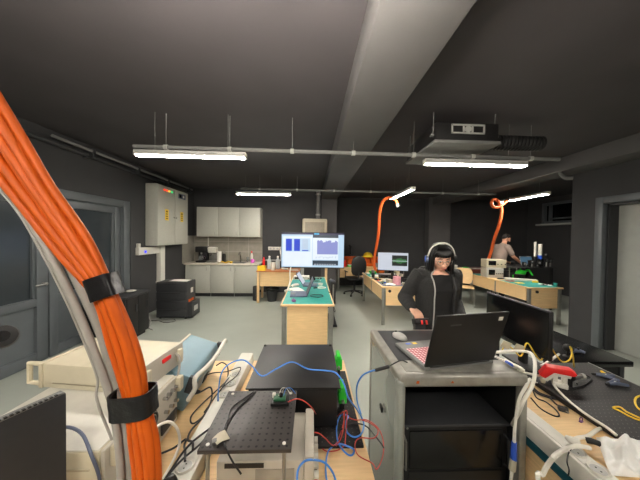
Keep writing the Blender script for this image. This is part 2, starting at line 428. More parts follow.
# air conditioner
t = thing('air_conditioner', 'dark ducted air conditioner hung on rods from the ceiling', 'air conditioner', (1.65, 2.9, 2.7))
ax0, ax1, ay0, ay1, az0, az1 = 1.30, 1.98, 2.5, 3.25, 2.7, 2.92
MB().box(ax0, ax1, ay0, ay1, az0+.035, az1, bev=.012).build('casing', 'black_metal', t, world=True)
MB().box(ax0-.02, ax1+.02, ay0-.01, ay1+.02, az0, az0+.035, bev=.008).build('drip_tray', 'grey', t, world=True)
b = MB()
for x in (ax0+.02, 1.60, 1.90):
    pass
b.box(1.46, 1.82, ay0-.012, ay0, 2.80, 2.815); b.box(1.46, 1.82, ay0-.012, ay0, 2.885, 2.9)
for x in (1.46, 1.585, 1.68, 1.805): b.box(x, x+.015, ay0-.012, ay0, 2.80, 2.9)
b.cyl((1.64, ay0-.012, 2.85), (1.64, ay0, 2.85), .035)
b.build('control_panel', 'grey_lt', t, world=True)
b = MB()
for x in (ax0, ax1):
    for y in (ay0+.06, ay1-.08): b.cyl((x, y, 2.78), (x, y, ZC), .005, n=6); b.box(x-.03, x+.03, y-.02, y+.02, 2.79, 2.81)
b.each('hanger_rod', 'grey', t, world=True)
b = MB(); pts = [(1.98+.0+.09*k/1, 2.75, 2.82) for k in range(9)]
rr = [(.085 if k % 2 else .076) for k in range(34)]
b.tube([(1.98+.7*k/33, 2.75, 2.82) for k in range(34)], rr, n=14, sub=1); b.build('duct', 'black_metal', t, world=True)
cable('drain_pipe', 'short curved grey drain pipe below the side beam', [D(559, 168, 3.9), D(561, 174, 3.88), D(566, 178, 3.85), D(573, 178, 3.8)], .03, 'grey', 'pipe')

# ================================================================ LEFT WALL
def cab_label(t, y0, y1, z0, z1, m, x): MB().box(x, x+.003, y0, y1, z0, z1).build('sticker', m, t, world=True)
t = thing('electrical_cabinet', 'pale two-door electrical cabinet high on the dark wall', 'cabinet', (XL, 5.6, 1.43))
MB().box(XL, XL+.23, 5.12, 6.34, 1.445, 2.75, bev=.01).build('body', 'cab_grey', t, world=True)
for y0, y1, kn in ((5.12, 5.76, 5.72), (5.77, 6.34, 5.81)):
    dr = MB().box(XL+.23, XL+.25, y0, y1, 1.455, 2.74, bev=.006).build('door', 'cab_grey', t, world=True)
    MB().cyl((XL+.25, kn, 2.08), (XL+.265, kn, 2.08), .016, n=12).build('lock', 'steel', dr, world=True)
    ym = (y0+y1)/2
    MB().box(XL+.25, XL+.253, ym-.06, ym+.06, 2.0, 2.24).build('warning_sticker', 'yellow', dr, world=True)
    b = MB()
    for k in range(4): b.box(XL+.253, XL+.2545, ym-.03, ym+.03, 2.03+k*.05, 2.05+k*.05)
    b.prism([(-.028, 0), (.028, 0), (0, .05)], 0, .0015, Matrix.Translation((XL+.253, ym, 2.175)) @ Matrix(((0, 0, 1, 0), (1, 0, 0, 0), (0, 1, 0, 0), (0, 0, 0, 1))))
    b.build('sticker_print', 'black', dr, world=True)
for y, m in ((5.34, 'led_r'), (5.43, 'led_r'), (5.52, 'led_y'), (5.62, 'led_g')): MB().cyl((XL+.25, y, 2.655), (XL+.268, y, 2.655), .022, n=12).build('indicator_light', m, t, world=True)
pn = MB().box(XL+.25, XL+.254, 5.9, 6.22, 2.56, 2.68).build('display_panel', 'slate', t, world=True)
MB().box(XL+.254, XL+.257, 5.93, 6.03, 2.58, 2.66).build('display', 'black_gloss', pn, world=True); MB().cyl((XL+.254, 6.12, 2.62), (XL+.259, 6.12, 2.62), .03).build('dial', 'white', pn, world=True)
t = thing('wall_socket_strip', 'white socket trunking box under the electrical cabinet with a blue button', 'socket', (XL, 5.1, 1.25))
MB().box(XL, XL+.07, 4.84, 5.62, 1.27, 1.42, bev=.008).build('body', 'white', t, world=True)
MB().cyl((XL+.07, 5.02, 1.33), (XL+.08, 5.02, 1.33), .025).build('button', 'led_b', t, world=True)
MB().box(XL, XL+.05, 4.86, 4.92, 1.42, 1.5, bev=.005).build('switch', 'white', t, world=True)
t = thing('cable_riser', 'white vertical trunking from electrical cabinet down to the floor', 'trunking', (XL, 5.55, 0))
MB().box(XL, XL+.1, 5.48, 5.64, 0, 1.43, bev=.008).build('trunk', 'white_paint', t, world=True)
MB().box(XL, XL+.12, 5.46, 5.66, .6, .64, bev=.005).build('joint_clip', 'white', t, world=True)
# drawer unit
t = thing('power_unit', 'black ribbed power unit with orange label beside the white riser', 'power unit', (-2.75, 5.05, 0))
ux0, ux1, uy0, uy1 = -3.06, -2.46, 4.86, 5.22
b = MB(); b.box(ux0, ux1, uy0, uy1, .03, .74, bev=.012); b.build('casing', 'charcoal', t, world=True)
for k in range(4):
    z = .05+k*.172
    p = MB().box(ux0+.01, ux1-.01, uy0-.016, uy0, z, z+.15, bev=.008).build('front_panel', 'charcoal', t, world=True)
    MB().box(ux0+.14, ux1-.12, uy0-.022, uy0-.014, z+.128, z+.14, bev=.002).build('grip', 'black', p, world=True)
MB().box(ux1, ux1+.004, uy0+.15, uy0+.24, .5, .6).build('sticker', 'white', t, world=True)
for k in range(2): MB().box(ux1, ux1+.004, uy0+.06+k*.11, uy0+.15+k*.11, .28, .38).build('sticker', 'orange', t, world=True)
b = MB(); b.box(ux1, ux1+.09, uy0+.02, uy1, .03, .33, bev=.008); b.build('side_box', 'charcoal', t, world=True)
b = MB(); b.box(ux1+.09, ux1+.094, uy0+.1, uy0+.26, .14, .24); b.build('socket', 'grey_lt', t, world=True)
b = MB()
for x in (ux0+.05, ux1-.05):
    for y in (uy0+.05, uy1-.05): b.cyl((x, y, 0), (x, y, .03), .02)
b.each('foot', 'black', t, world=True)
tag(MB().sheet(lambda u, v: (-2.86+.36*u, 4.93+.2*v, .7465+.003*(1+math.sin(5*u))), thick=.003).build('paper_sheet', 'paper'), 'white papers lying on the black power unit', 'paper')
# low black cupboard
t = thing('low_cupboard', 'low black cupboard standing by the dark double door', 'cupboard', (-3.1, 3.75, 0))
MB().box(XL+.02, -2.8, 3.72, 4.25, .06, .70, bev=.008).build('body', 'black', t, world=True)
MB().box(XL+.02, -2.78, 3.7, 4.27, .70, .73, bev=.006).build('top', 'charcoal', t, world=True)
MB().box(XL+.05, -2.84, 3.74, 4.22, 0, .06).build('plinth', 'black', t, world=True)
for y0, y1 in ((3.74, 3.98), (3.99, 4.23)):
    dr = MB().box(-2.8, -2.785, y0, y1, .08, .69, bev=.004).build('door', 'black', t, world=True)
    MB().box(-2.785, -2.77, y1-.06, y1-.045, .45, .57, bev=.003).build('handle', 'charcoal', dr, world=True)
b = MB(); b.lathe([(0, 0), (.05, 0), (.085, .012), (.08, .014), (.045, .004), (0, .004)], (-3.0, 4.1, .73)); tag(b.build('saucer', 'white'), 'small white dish on the low black cupboard', 'dish')
cable('floor_cable', 'thin grey cable coiled on the floor by the black power unit', [(-2.9, 4.72, .012), (-2.75, 4.66, .01), (-2.62, 4.74, .012), (-2.72, 4.8, .03), (-3.0, 4.75, .02), (-3.2, 4.7, .012)], .008, 'grey')
cable('floor_cable', 'grey cable trailing along the floor from the low black cupboard', [(-2.76, 4.3, .012), (-2.9, 4.4, .012), (-3.0, 4.6, .02), (-3.1, 4.72, .06), (-3.2, 4.8, .2)], .016, 'grey_lt')

# ================================================================ KITCHENETTE
kx = [-3.40, -2.74, -2.10, -1.47]; KY = 6.62
st('trim_1', 'tile_wall', (XL, -1.45, YF-.012, YF, .9, 1.66))
st('trim_2', 'tile', (XL, XL+.012, 6.55, YF-.012, .9, 1.66))
LB = ['pale base cabinet under the coffee machines, next to the wall', 'pale base cabinet in the middle of the kitchenette', 'pale base cabinet under the sink']
LU = ['pale wall cupboard above the coffee machines', 'pale wall cupboard in the middle over the kitchen tiles', 'pale wall cupboard above the sink']
for i in range(3):
    a, c = kx[i], kx[i+1]-.004
    t = thing('base_cabinet', LB[i], 'cabinet', ((a+c)/2, KY+.28, 0), group='kitchen base cabinets')
    MB().box(a, c, KY+.02, YF-.014, .1, .87).build('body', 'cab_grey', t, world=True)
    dr = MB().box(a+.003, c-.003, KY, KY+.02, .12, .86, bev=.004).build('door', 'cab_grey', t, world=True)
    hx = c-.08 if i < 2 else a+.06
    MB().tube([(hx, KY, .72), (hx, KY-.03, .73), (hx, KY-.03, .8), (hx, KY, .81)], .006).build('handle', 'steel', dr, world=True)
    MB().box(a+.01, c-.01, KY+.06, KY+.08, 0, .1).build('plinth', 'charcoal', t, world=True)
    ux = [-3.21, -2.63, -2.04, -1.44]; a, c = ux[i], ux[i+1]-.004; hx = c-.06 if i < 2 else a+.05
    t = thing('wall_cupboard', LU[i], 'cabinet', ((a+c)/2, 7.0, 1.64), group='kitchen wall cupboards')
    MB().box(a, c, 6.86, YF-.014, 1.64, 2.47).build('body', 'cab_grey', t, world=True)
    dr = MB().box(a+.003, c-.003, 6.84, 6.86, 1.645, 2.465, bev=.004).build('door', 'cab_grey', t, world=True)
    MB().tube([(hx, 6.84, 1.7), (hx, 6.81, 1.71), (hx, 6.81, 1.78), (hx, 6.84, 1.79)], .006).build('handle', 'steel', dr, world=True)
t = thing('worktop', 'cream kitchenette worktop along the tiles', 'worktop', (-2.4, 6.9, .87))
MB().box(XL+.014, -1.42, KY-.03, YF-.014, .872, .915, bev=.012, seg=3).build('slab', 'counter', t, world=True)
t = thing('kitchen_sink', 'small steel sink set in the kitchen worktop', 'sink', (-1.85, 6.85, .9))
b = MB(); x0, x1, y0, y1 = -2.24, -1.84, 6.68, 7.04
for q in ((x0, x1, y0, y0+.03), (x0, x1, y1-.03, y1), (x0, x0+.03, y0, y1), (x1-.03, x1, y0, y1)): b.box(*q, .915, .922, bev=.002)
b.build('rim', 'steel', t, world=True); MB().box(x0+.03, x1-.03, y0+.03, y1-.03, .9151, .917).build('bowl', 'grey', t, world=True)
t = thing('kitchen_faucet', 'chrome tap behind the kitchen sink', 'tap', (-2.06, 7.1, .915))
b = MB(); b.cyl((-2.06, 7.1, .915), (-2.06, 7.1, .95), .025); b.tube([(-2.06, 7.1, .94), (-2.06, 7.1, 1.15), (-2.06, 7.06, 1.2), (-2.06, 6.96, 1.18), (-2.06, 6.94, 1.12)], .012); b.build('spout', 'chrome', t, world=True)
MB().tube([(-2.06, 7.1, .96), (-1.99, 7.09, .99)], .008, sub=1).build('lever', 'chrome', t, world=True)
t = thing('coffee_machine', 'black coffee machine near the tiled corner', 'coffee machine', (-3.1, 6.95, .915))
b = MB(); b.box(-3.22, -2.97, 6.8, 7.1, .915, .96, bev=.01); b.box(-3.22, -2.97, 6.98, 7.1, .95, 1.3, bev=.01); b.box(-3.23, -2.96, 6.8, 7.1, 1.2, 1.36, bev=.02); b.build('body', 'black', t, world=True)
b = MB(); b.lathe([(.03, 0), (.065, .01), (.07, .08), (.05, .14)], (-3.1, 6.88, .965)); b.build('jug', 'glass', t, world=True)
b = MB(); b.cyl((-3.08, 6.86, 1.2), (-3.08, 6.86, 1.14), .03); b.tube([(-3.0, 6.86, 1.08), (-2.95, 6.83, 1.06), (-2.99, 6.86, 1.0)], .008); b.build('spout', 'chrome', t, world=True)
t = thing('espresso_machine', 'white and steel espresso machine beside the black coffee machine', 'coffee machine', (-2.82, 6.98, .915))
b = MB(); b.box(-2.93, -2.71, 6.9, 7.12, 1.18, 1.34, bev=.02); b.build('head', 'white', t, world=True)
b = MB(); b.box(-2.93, -2.71, 7.02, 7.12, .915, 1.2, bev=.01); b.box(-2.94, -2.70, 6.84, 7.12, .915, .96, bev=.008); b.cyl((-2.82, 6.94, 1.18), (-2.82, 6.94, 1.12), .03); b.build('body', 'steel', t, world=True)
b = MB(); b.tube([(-2.82, 6.94, 1.13), (-2.82, 6.82, 1.12)], .012, sub=1); b.build('handle', 'black', t, world=True)
t = thing('paper_roll', 'white kitchen roll standing on the worktop', 'kitchen roll', (-2.62, 6.95, .915))
MB().lathe([(.02, .0), (.06, .0), (.06, .3), (.02, .3)], (-2.62, 6.95, .92)).build('roll', 'paper', t, world=True); MB().cyl((-2.62, 6.95, .915), (-2.62, 6.95, 1.26), .012).build('spindle', 'steel', t, world=True)
t = thing('thermos', 'black thermos behind the white kitchen roll', 'flask', (-2.52, 7.05, .915))
MB().lathe([(.045, 0), (.05, .02), (.05, .2), (.035, .24)], (-2.52, 7.05, .915)).build('body', 'black', t, world=True); MB().lathe([(.037, .24), (.037, .3), (.02, .31)], (-2.52, 7.05, .915)).build('cap', 'steel', t, world=True)
b = MB(); b.sheet(lambda u, v: (-2.5+.22*u, 6.72+.12*v, .95+.014*math.sin(7*u+2*v)), thick=.02); tag(b.build('cleaning_cloth', 'yellow'), 'yellow cloth on the kitchen worktop before the tiles', 'cloth')
t = thing('soap_bottle', 'white soap bottle at the edge of the kitchen worktop', 'bottle', (-1.74, 7.1, .915))
MB().lathe([(.04, 0), (.045, .02), (.045, .18), (.02, .24), (.02, .26)], (-1.74, 7.1, .915)).build('body', 'white', t, world=True); MB().lathe([(.022, .26), (.022, .3), (.008, .32)], (-1.74, 7.1, .915)).build('cap', 'red', t, world=True)
tag(MB().lathe([(.03, 0), (.035, .14), (.031, .14), (.027, .01)], (-1.86, 7.12, .915)).build('drinking_glass', 'glass'), 'clear drinking glass beside the white soap bottle', 'glass')
t = thing('pink_mug', 'magenta mug beside the sink', 'mug', (-1.66, 6.85, .915))
MB().lathe([(.035, 0), (.045, .01), (.045, .1), (.04, .1), (.038, .012)], (-1.66, 6.85, .915)).build('body', 'magenta', t, world=True); MB().tube([(-1.615, 6.85, .99), (-1.585, 6.85, .985), (-1.585, 6.85, .945), (-1.615, 6.85, .94)], .007).build('handle', 'magenta', t, world=True)
tag(MB().lathe([(.02, 0), (.045, .03), (.05, .05), (.046, .05), (.018, .006)], (-2.19, 6.66, .9155)).build('small_bowl', 'yellow'), 'small ochre bowl on the sink rim', 'bowl')
cable('wall_pipe', 'thin white pipe down the tiles behind the coffee machines', [(-3.02, 7.17, 1.63), (-3.02, 7.17, 1.2)], .012, 'white', 'pipe', sub=1)
# ================================================================ FAR TABLES AND DESKS
def desk(label, x0, x1, y0, y1, z=.75, top='wood', panel_front=True, panel_left=True, rz=0, name='desk', legs='steel', front_z=.36, th=.03):
    """office desk: slab, four legs, modesty panels; base at its centre"""
    cx, cy = (x0+x1)/2, (y0+y1)/2; w, l = (x1-x0)/2, (y1-y0)/2
    t = thing(name, label, 'desk', (cx, cy, 0), rz)
    MB().box(-w, w, -l, l, z-th, z, bev=.004).build('tabletop', top, t)
    for sx in (-1, 1):
        for sy in (-1, 1):
            MB().box(sx*(w-.045)-.03, sx*(w-.045)+.03, sy*(l-.04)-.02, sy*(l-.04)+.02, 0, z-th, bev=.006).build('leg', legs, t)
    if panel_front: MB().box(-w+.09, w-.09, -l+.03, -l+.05, front_z, z-th).build('front_panel', top, t)
    if panel_left:
        MB().box(-w+.03, -w+.05, -l+.09, l-.09, z-.28, z-th).build('side_panel', top, t)
        MB().box(-w+.025, -w+.055, -.02, .02, z-.3, z-th, bev=.004).build('bracket', legs, t)
    return t
def on(label, name, cat, m, fn, group=None):
    b = MB(); fn(b); return tag(b.build(name, m), label, cat, group)
def laptop(label, loc, rz, w=.36, dp=.25, ang=105, body='charcoal', scr='scr_black', keys='charcoal', sh=None, closed=False):
    t = thing('laptop', label, 'laptop', loc, rz); sh = sh or dp*.96
    MB().box(-w/2, w/2, -dp/2, dp/2, 0, .018, bev=.005).build('base', body, t)
    MB().box(-w/2+.02, w/2-.02, -dp/2+.09, dp/2-.02, .018, .0195).build('keyboard', keys, t)
    MB().box(-.05, .05, -dp/2+.012, -dp/2+.078, .018, .0188).build('touchpad', 'grey', t)
    a = math.radians(ang)
    M = Matrix.Translation((0, dp/2-.006, .02)) @ Matrix.Rotation(PI/2-a, 4, 'X')   # lid stands up along +Z of the hinge
    M = Matrix.Translation((0, dp/2-.006, .02)) @ Matrix.Rotation(-(a-PI/2), 4, 'X')
    lid = MB().box(-w/2, w/2, -.004, .006, 0, sh, bev=.003).xf(M).build('lid', body, t)
    MB().box(-w/2+.012, w/2-.012, -.0055, -.004, .018, sh-.012).xf(M).build('screen', scr, lid)
    MB().cyl((-w/2+.03, dp/2-.004, .018), (w/2-.03, dp/2-.004, .018), .007, n=10).build('hinge', 'black', t)
    return t
def mouse(label, loc, rz, m):
    t = thing('computer_mouse', label, 'mouse', loc, rz)
    b = MB(); b.sph((0, 0, .008), (.032, .056, .028), u=20, v=14)
    bmesh.ops.bisect_plane(b.bm, geom=b.bm.verts[:]+b.bm.edges[:]+b.bm.faces[:], plane_co=(0, 0, .001), plane_no=(0, 0, -1), clear_outer=True)
    b.build('shell', m, t); MB().cyl((-.004, .03, .031), (.004, .03, .031), .008, n=12).build('wheel', 'black', t)
    return t
def monitor(label, loc, rz, w, h, zc, scr='scr_grey', stand=True, body='black', tilt=0, fo=0):
    """screen faces local -Y"""
    t = thing('monitor', label, 'monitor', loc, rz)
    M = Matrix.Translation((0, 0, zc)) @ Matrix.Rotation(tilt, 4, 'X')
    c = MB().box(-w/2, w/2, 0, .022, -h/2, h/2, bev=.006).xf(M).build('case', body, t)
    s = MB().box(-w/2+.012, w/2-.012, -.002, 0, -h/2+.016, h/2-.012).xf(M).build('screen', scr, t)
    MB().obox((0, .035, -.02), (w*.5, .03, h*.5), bev=.012).xf(M).build('back_bulge', body, t)
    if stand:
        MB().box(-.03, .03, .045+fo*.3, .075+fo*.3, .01, zc, bev=.006).build('neck', body, t)
        MB().box(-.12, .12, -.06+fo, .13+fo, 0, .014, bev=.006).build('foot', body, t)
    return t, s, M
def instrument(label, c0, size, rz=0, body='inst_grey', face='beige', knobs=4, name='bench_instrument', screen=True, rows=1, handle=False):
    """bench instrument standing on c0, front towards local -Y"""
    w, d, h = size; t = thing(name, label, 'instrument', c0, rz)
    MB().box(-w/2, w/2, -d/2, d/2, .008, h, bev=.006).build('casing', body, t)
    fr = MB().box(-w/2-.004, w/2+.004, -d/2-.012, -d/2, .006, h+.002, bev=.004).build('front_panel', face, t)
    if screen: MB().box(-w*.42, -w*.02, -d/2-.014, -d/2-.012, h*.3, h*.85, bev=.001).build('display', 'black_gloss', fr)
    b = MB()
    for r in range(rows):
        for k in range(knobs):
            x = w*.06+(w*.38)*k/max(knobs-1, 1); z = h*(.3+.4*r) if rows > 1 else h*.45
            b.cyl((x, -d/2-.012, z), (x, -d/2-.03, z), min(.012, h*.14), n=12)
    b.each('knob', 'charcoal', fr)
    b = MB()
    for sx in (-1, 1):
        for sy in (-1, 1): b.cyl((sx*(w/2-.03), sy*(d/2-.03), 0), (sx*(w/2-.03), sy*(d/2-.03), .01), .012, n=10)
    b.each('foot', 'black', t)
    return t
def bottle(label, loc, r, h, m, cap='white', name='bottle', cat='bottle'):
    t = thing(name, label, cat, loc)
    MB().lathe([(r*.9, 0), (r, .01), (r, h*.66), (r*.4, h*.84), (r*.38, h*.9)], n=16).build('body', m, t)
    MB().lathe([(r*.42, h*.9), (r*.42, h), (r*.3, h*1.01)], n=12).build('cap', cap, t); return t
def cup(label, loc, r, h, m): return tag(MB().lathe([(r*.8, 0), (r, h), (r*.92, h), (r*.74, .006)], loc).build('cup', m), label, 'cup')
def cbox(label, loc, size, rz, m, name='storage_box', lid=None):
    w, d, h = size; t = thing(name, label, 'box', loc, rz)
    b = MB(); e = .006
    b.box(-w/2, w/2, -d/2, d/2, 0, e); b.box(-w/2, w/2, -d/2, -d/2+e, 0, h); b.box(-w/2, w/2, d/2-e, d/2, 0, h); b.box(-w/2, -w/2+e, -d/2, d/2, 0, h); b.box(w/2-e, w/2, -d/2, d/2, 0, h)
    b.build('body', m, t)
    if lid: MB().box(-w/2-.006, w/2+.006, -d/2-.006, d/2+.006, h, h+.018, bev=.005).build('lid', lid, t)
    else: MB().box(-w/2+e, w/2-e, -d/2+e, d/2-e, h*.7, h*.72).build('contents', 'grey', t)
    return t
def pcb(label, loc, rz, w=.12, d=.09, m='green_pcb'):
    t = thing('circuit_board', label, 'circuit board', loc, rz)
    MB().box(-w/2, w/2, -d/2, d/2, .004, .007).build('board', m, t)
    b = MB()
    for k in range(4): x = random.uniform(-.35, .35)*w; y = random.uniform(-.3, .3)*d; b.box(x-.012, x+.012, y-.01, y+.01, .007, .012)
    b.each('chip', 'black', t); b = MB()
    b.box(-w/2, -w/2+.014, -.02, .02, .007, .02); b.box(w/2-.02, w/2, -.03, -.005, .007, .018); b.each('connector', 'white', t)
    b = MB()
    for sx in (-1, 1):
        for sy in (-1, 1): b.cyl((sx*w*.45, sy*d*.43, 0), (sx*w*.45, sy*d*.43, .005), .004, n=8)
    b.each('standoff', 'steel', t); return t
def roll(label, loc, r, h, m, rot=(0, 0, 0)):
    return tag(MB().lathe([(r*.5, 0), (r, 0), (r, h), (r*.5, h), (r*.5, .0005)], cap=False, n=24).xf(Matrix.Translation(loc) @ Euler(rot).to_matrix().to_4x4()).build('tape_roll', m), label, 'roll')
def tool(label, p, ang, L, m, name='screwdriver'):
    t = thing(name, label, 'tool', p, ang)
    MB().tube([(0, 0, .012), (L*.12, 0, .012), (L*.38, 0, .012), (L*.42, 0, .012)], [.009, .013, .011, .006]).build('handle', m, t)
    MB().cyl((L*.4, 0, .012), (L, 0, .006), .003, n=8).build('shaft', 'steel', t); return t
def sheet(label, x, y, z, w, d, rz, m='paper', name='paper_sheet', cat='paper', amp=.004):
    c, s = math.cos(rz), math.sin(rz)
    def f(u, v): a, b_ = (u-.5)*w, (v-.5)*d; return (x+a*c-b_*s, y+a*s+b_*c, z+.0015+amp*(1+math.sin(6*u+4*v)))
    return tag(MB().sheet(f, 10, 10, .001).build(name, m), label, cat)
def mat_on(label, x0, x1, y0, y1, z, m='teal'): return tag(MB().box(x0, x1, y0, y1, z, z+.003, bev=.001).build('work_mat', m), label, 'mat')
def coil(label, c, r, m, th=.006, turns=2.2, name='cable_coil', seed=0):
    rd = random.Random(seed); pts = []
    for k in range(int(turns*9)+1):
        a = k/9*2*PI; q = r*(.8+.25*rd.random()); pts.append((c[0]+q*math.cos(a), c[1]+q*.8*math.sin(a), c[2]+th+th*2*k/(9*turns)))
    return cable(name, label, pts, th, m)

# ---- table by the kitchenette
desk('small table with reddish top between the kitchenette and the big screen', -1.36, -.28, 6.02, 6.62, z=.81, top='wood_red', panel_left=False, front_z=.42, legs='wood_y')
[c for c in COL.objects[-1:] if c.name.startswith('front_panel')][0].data.materials[0] = MATS['wood']
Z = .81
cbox('yellow lidded box on the near corner of the reddish table', (-1.24, 6.12, Z), (.2, .13, .1), 0, 'yellow', lid='yellow')
bottle('clear plastic bottle with white cap, the one by the red bottle', (-1.1, 6.4, Z), .06, .34, 'clear_plastic'); bottle('clear plastic bottle with white cap, nearer the big screen', (-.88, 6.4, Z), .06, .34, 'clear_plastic')
cup('white cup on the reddish table before the clear bottles', (-.97, 6.18, Z), .065, .2, 'white')
bottle('slim red spray bottle at the back of the reddish table', (-1.27, 6.5, Z), .035, .34, 'red', 'black')
t = thing('wall_socket_strip', 'white socket strip on the far wall above the reddish table', 'socket', (-1.05, YF, 1.25))
MB().box(-1.27, -.84, YF-.05, YF, 1.26, 1.36, bev=.008).build('body', 'white', t, world=True)
b = MB()
for k in range(4): b.cyl((-1.2+k*.1, YF-.05, 1.31), (-1.2+k*.1, YF-.056, 1.31), .03)
b.each('socket', 'grey_lt', t, world=True)
tag(MB().box(-1.35, -.3, YF-.05, YF, .94, .98, bev=.004).build('wall_rail', 'grey_lt'), 'light rail along the far wall behind the clear bottles', 'rail')
cable('power_cable', 'thick white cable dropping from the socket strip to the reddish table', [(-.93, YF-.06, 1.3), (-.88, 7.0, 1.2), (-.82, 6.75, .98), (-.74, 6.5, .85), (-.7, 6.3, .83), (-.6, 6.25, .83)], .022, 'white_cable')
t = thing('glue_gun', 'white hand tool standing on the reddish table beside the screen', 'tool', (-.68, 6.25, Z))
MB().tube([(-.72, 6.2, Z+.02), (-.7, 6.22, Z+.12), (-.68, 6.25, Z+.16)], [.05, .035, .03]).build('grip', 'white', t, world=True); MB().tube([(-.68, 6.25, Z+.14), (-.6, 6.25, Z+.15)], [.035, .012], sub=1).build('nozzle', 'white', t, world=True)
sheet('white papers at the edge of the reddish table under the screen', -.45, 6.2, Z, .25, .18, .2)
t = thing('waste_bin', 'round waste bin with a black liner under the reddish table', 'bin', (-1.0, 6.25, 0))
MB().lathe([(.11, 0), (.15, .3), (.14, .3), (.1, .01)], (-1.0, 6.25, 0)).build('bucket', 'charcoal', t, world=True)
b = MB(); n = 20
b.rings([[( -1.0+rr*(1+.07*math.sin(5*a+k))*math.cos(a), 6.25+rr*(1+.07*math.sin(7*a))*math.sin(a), z+.012*math.sin(6*a)) for a in [2*PI*i/n for i in range(n)]] for k, (rr, z) in enumerate([(.145, .28), (.175, .3), (.185, .34), (.165, .36), (.13, .3), (.09, .12)])], cap=False)
b.build('liner', 'bag_black', t, world=True)
tag(MB().lathe([(.075, 0), (.085, .01), (.085, .36), (.075, .37), (.07, .02)], (-1.42, 6.3, 0)).build('slim_bin', 'charcoal'), 'slim dark bin between the kitchenette and the reddish table', 'bin')

# ---- centre desk with teal mat
cdk = desk('wooden desk with teal mat standing in front of the big screen', -.41, .335, 3.3, 5.55, panel_left=False, front_z=.16)
Z = .75
mat_on('teal work mat covering the desk in front of the big screen', -.39, .315, 3.33, 5.5, Z); Z = .753
laptop('grey laptop standing open sideways on the teal mat behind the purple mouse', (-.19, 3.86, Z), -PI/2+.05, .36, .27, 112, 'slate', 'scr_black', 'slate')
mouse('purple-black mouse at the near edge of the teal mat', (-.24, 3.46, Z), .3, 'purple')
laptop('slate laptop standing open, farther along the teal mat with pale screen', (.0, 4.62, Z), PI/2-.1, .34, .26, 122, 'slate', 'scr_grey', 'slate')
sheet('white papers beside the open dark laptop on the teal mat', -.25, 4.2, Z, .2, .3, .4)
cup('small white tin on the teal mat near the black holders', (.19, 4.6, Z), .05, .04, 'white')
coil('thin black cable looped on the teal mat', (.1, 3.75, Z), .11, 'black_cable', .004, 2.2, seed=3)
tool('soldering iron lying across the teal mat', (.05, 4.3, Z), .3, .2, 'black', 'soldering_iron')
instrument('small white instrument at the far end of the teal mat', (-.2, 5.25, Z), (.34, .2, .07), 0, 'white', 'white', 2)
pcb('green circuit board on the far end of the teal mat', (.12, 5.0, Z), .2, .18, .12)
pcb('circuit board under the big screen, beside the small white instrument', (.13, 5.3, Z), -.3, .16, .12)
cbox('black parts box beside the green circuit board on the teal mat', (.035, 5.15, Z), (.11, .1, .06), .2, 'black')
t = thing('tool_rack', 'black upright tool rack standing on the floor beside the teal desk', 'rack', (.5, 4.75, 0))
for k in range(3): MB().box(.38+.0*k, .47, 4.45+k*.22, 4.61+k*.22, .42, .85-.03*k, bev=.012).build('pouch', 'black', t, world=True)
b = MB()
for y in (4.46, 5.04): b.box(.41, .44, y-.015, y+.015, 0, .8)
b.each('post', 'steel', t, world=True); MB().box(.36, .5, 4.4, 5.1, .02, .05, bev=.005).build('base', 'black', t, world=True)
cable('hanging_cable', 'black cable hanging over the edge of the teal desk', [(.3, 4.0, .765), (.35, 3.95, .74), (.37, 3.9, .6), (.4, 3.8, .5), (.36, 3.7, .56), (.35, 3.6, .7)], .005, 'black_cable')
cable('screen_cable', 'white cable hanging down from the big screen by the teal desk', [(-.47, 5.66, .95), (-.48, 5.5, .85), (-.45, 5.2, .70), (-.46, 4.6, .62), (-.44, 4.2, .74), (-.3, 4.1, .765)], .014, 'white_cable')

# ---- big screen
t = thing('television', 'big lit screen with blue bar charts on a stand behind the teal desk', 'television', (.04, 5.75, 0), -.03)
w, z0, z1 = 1.52, .93, 1.785
MB().box(-w/2, w/2, 0, .045, z0, z1, bev=.008).build('case', 'black', t)
sc = MB().box(-w/2+.014, w/2-.014, -.003, 0, z0+.02, z1-.014).build('screen', 'scr_bg', t)
def px(x0, x1, y0, y1, m, d=.006, n='window_pane'):   # window rectangles in shares of the screen
    X = lambda u: -w/2+.014+u*(w-.028); Y = lambda v: z1-.014-v*(z1-z0-.034)
    return MB().box(X(x0), X(x1), -d, -.003, Y(y1), Y(y0)).build(n, m, sc)
px(0, 1, 0, .05, 'scr_bar', .005, 'menu_bar'); px(.52, .6, 0, .05, 'scr_cyan', .0065, 'active_tab')
px(.02, .49, .1, .97, 'scr_white', .004, 'chart_window'); px(.06, .46, .16, .55, 'scr_bg', .005, 'chart_area')
px(.07, .165, .18, .53, 'scr_blue', .0065, 'chart_bar'); px(.2, .295, .18, .53, 'scr_blue', .0065, 'chart_bar'); px(.33, .425, .18, .48, 'scr_pale', .006, 'chart_bar'); px(.33, .43, .5, .53, 'scr_blue', .0065, 'chart_bar')
px(.5, .91, .05, .14, 'scr_dark', .0065, 'title_bar'); px(.5, .91, .14, .78, 'scr_white', .004, 'plot_window')
rd = random.Random(4)
for k in range(22): px(.57+k*.015, .586+k*.015, .2+.08*rd.random(), .62, 'scr_lilac', .0062, 'histogram_bar')
for k in range(14): px(.55+k*.024, .562+k*.024, .67+.03*rd.random(), .70+.05*rd.random(), 'scr_pale', .006, 'axis_text')
px(.5, .91, .8, .94, 'scr_dark', .0065, 'task_panel')
for k in range(9): px(.53+k*.04, .55+k*.04, .9, .93, 'scr_grey', .007, 'icon')
MB().box(-.35, .35, .045, .09, 1.1, 1.5, bev=.02).build('back_box', 'black', t)
MB().box(-.29, -.21, .05, .11, .04, 1.2, bev=.01).build('stand_post', 'grey_lt', t); MB().box(.3, .36, .05, .11, .04, 1.2, bev=.01).build('stand_post', 'wood_y', t)
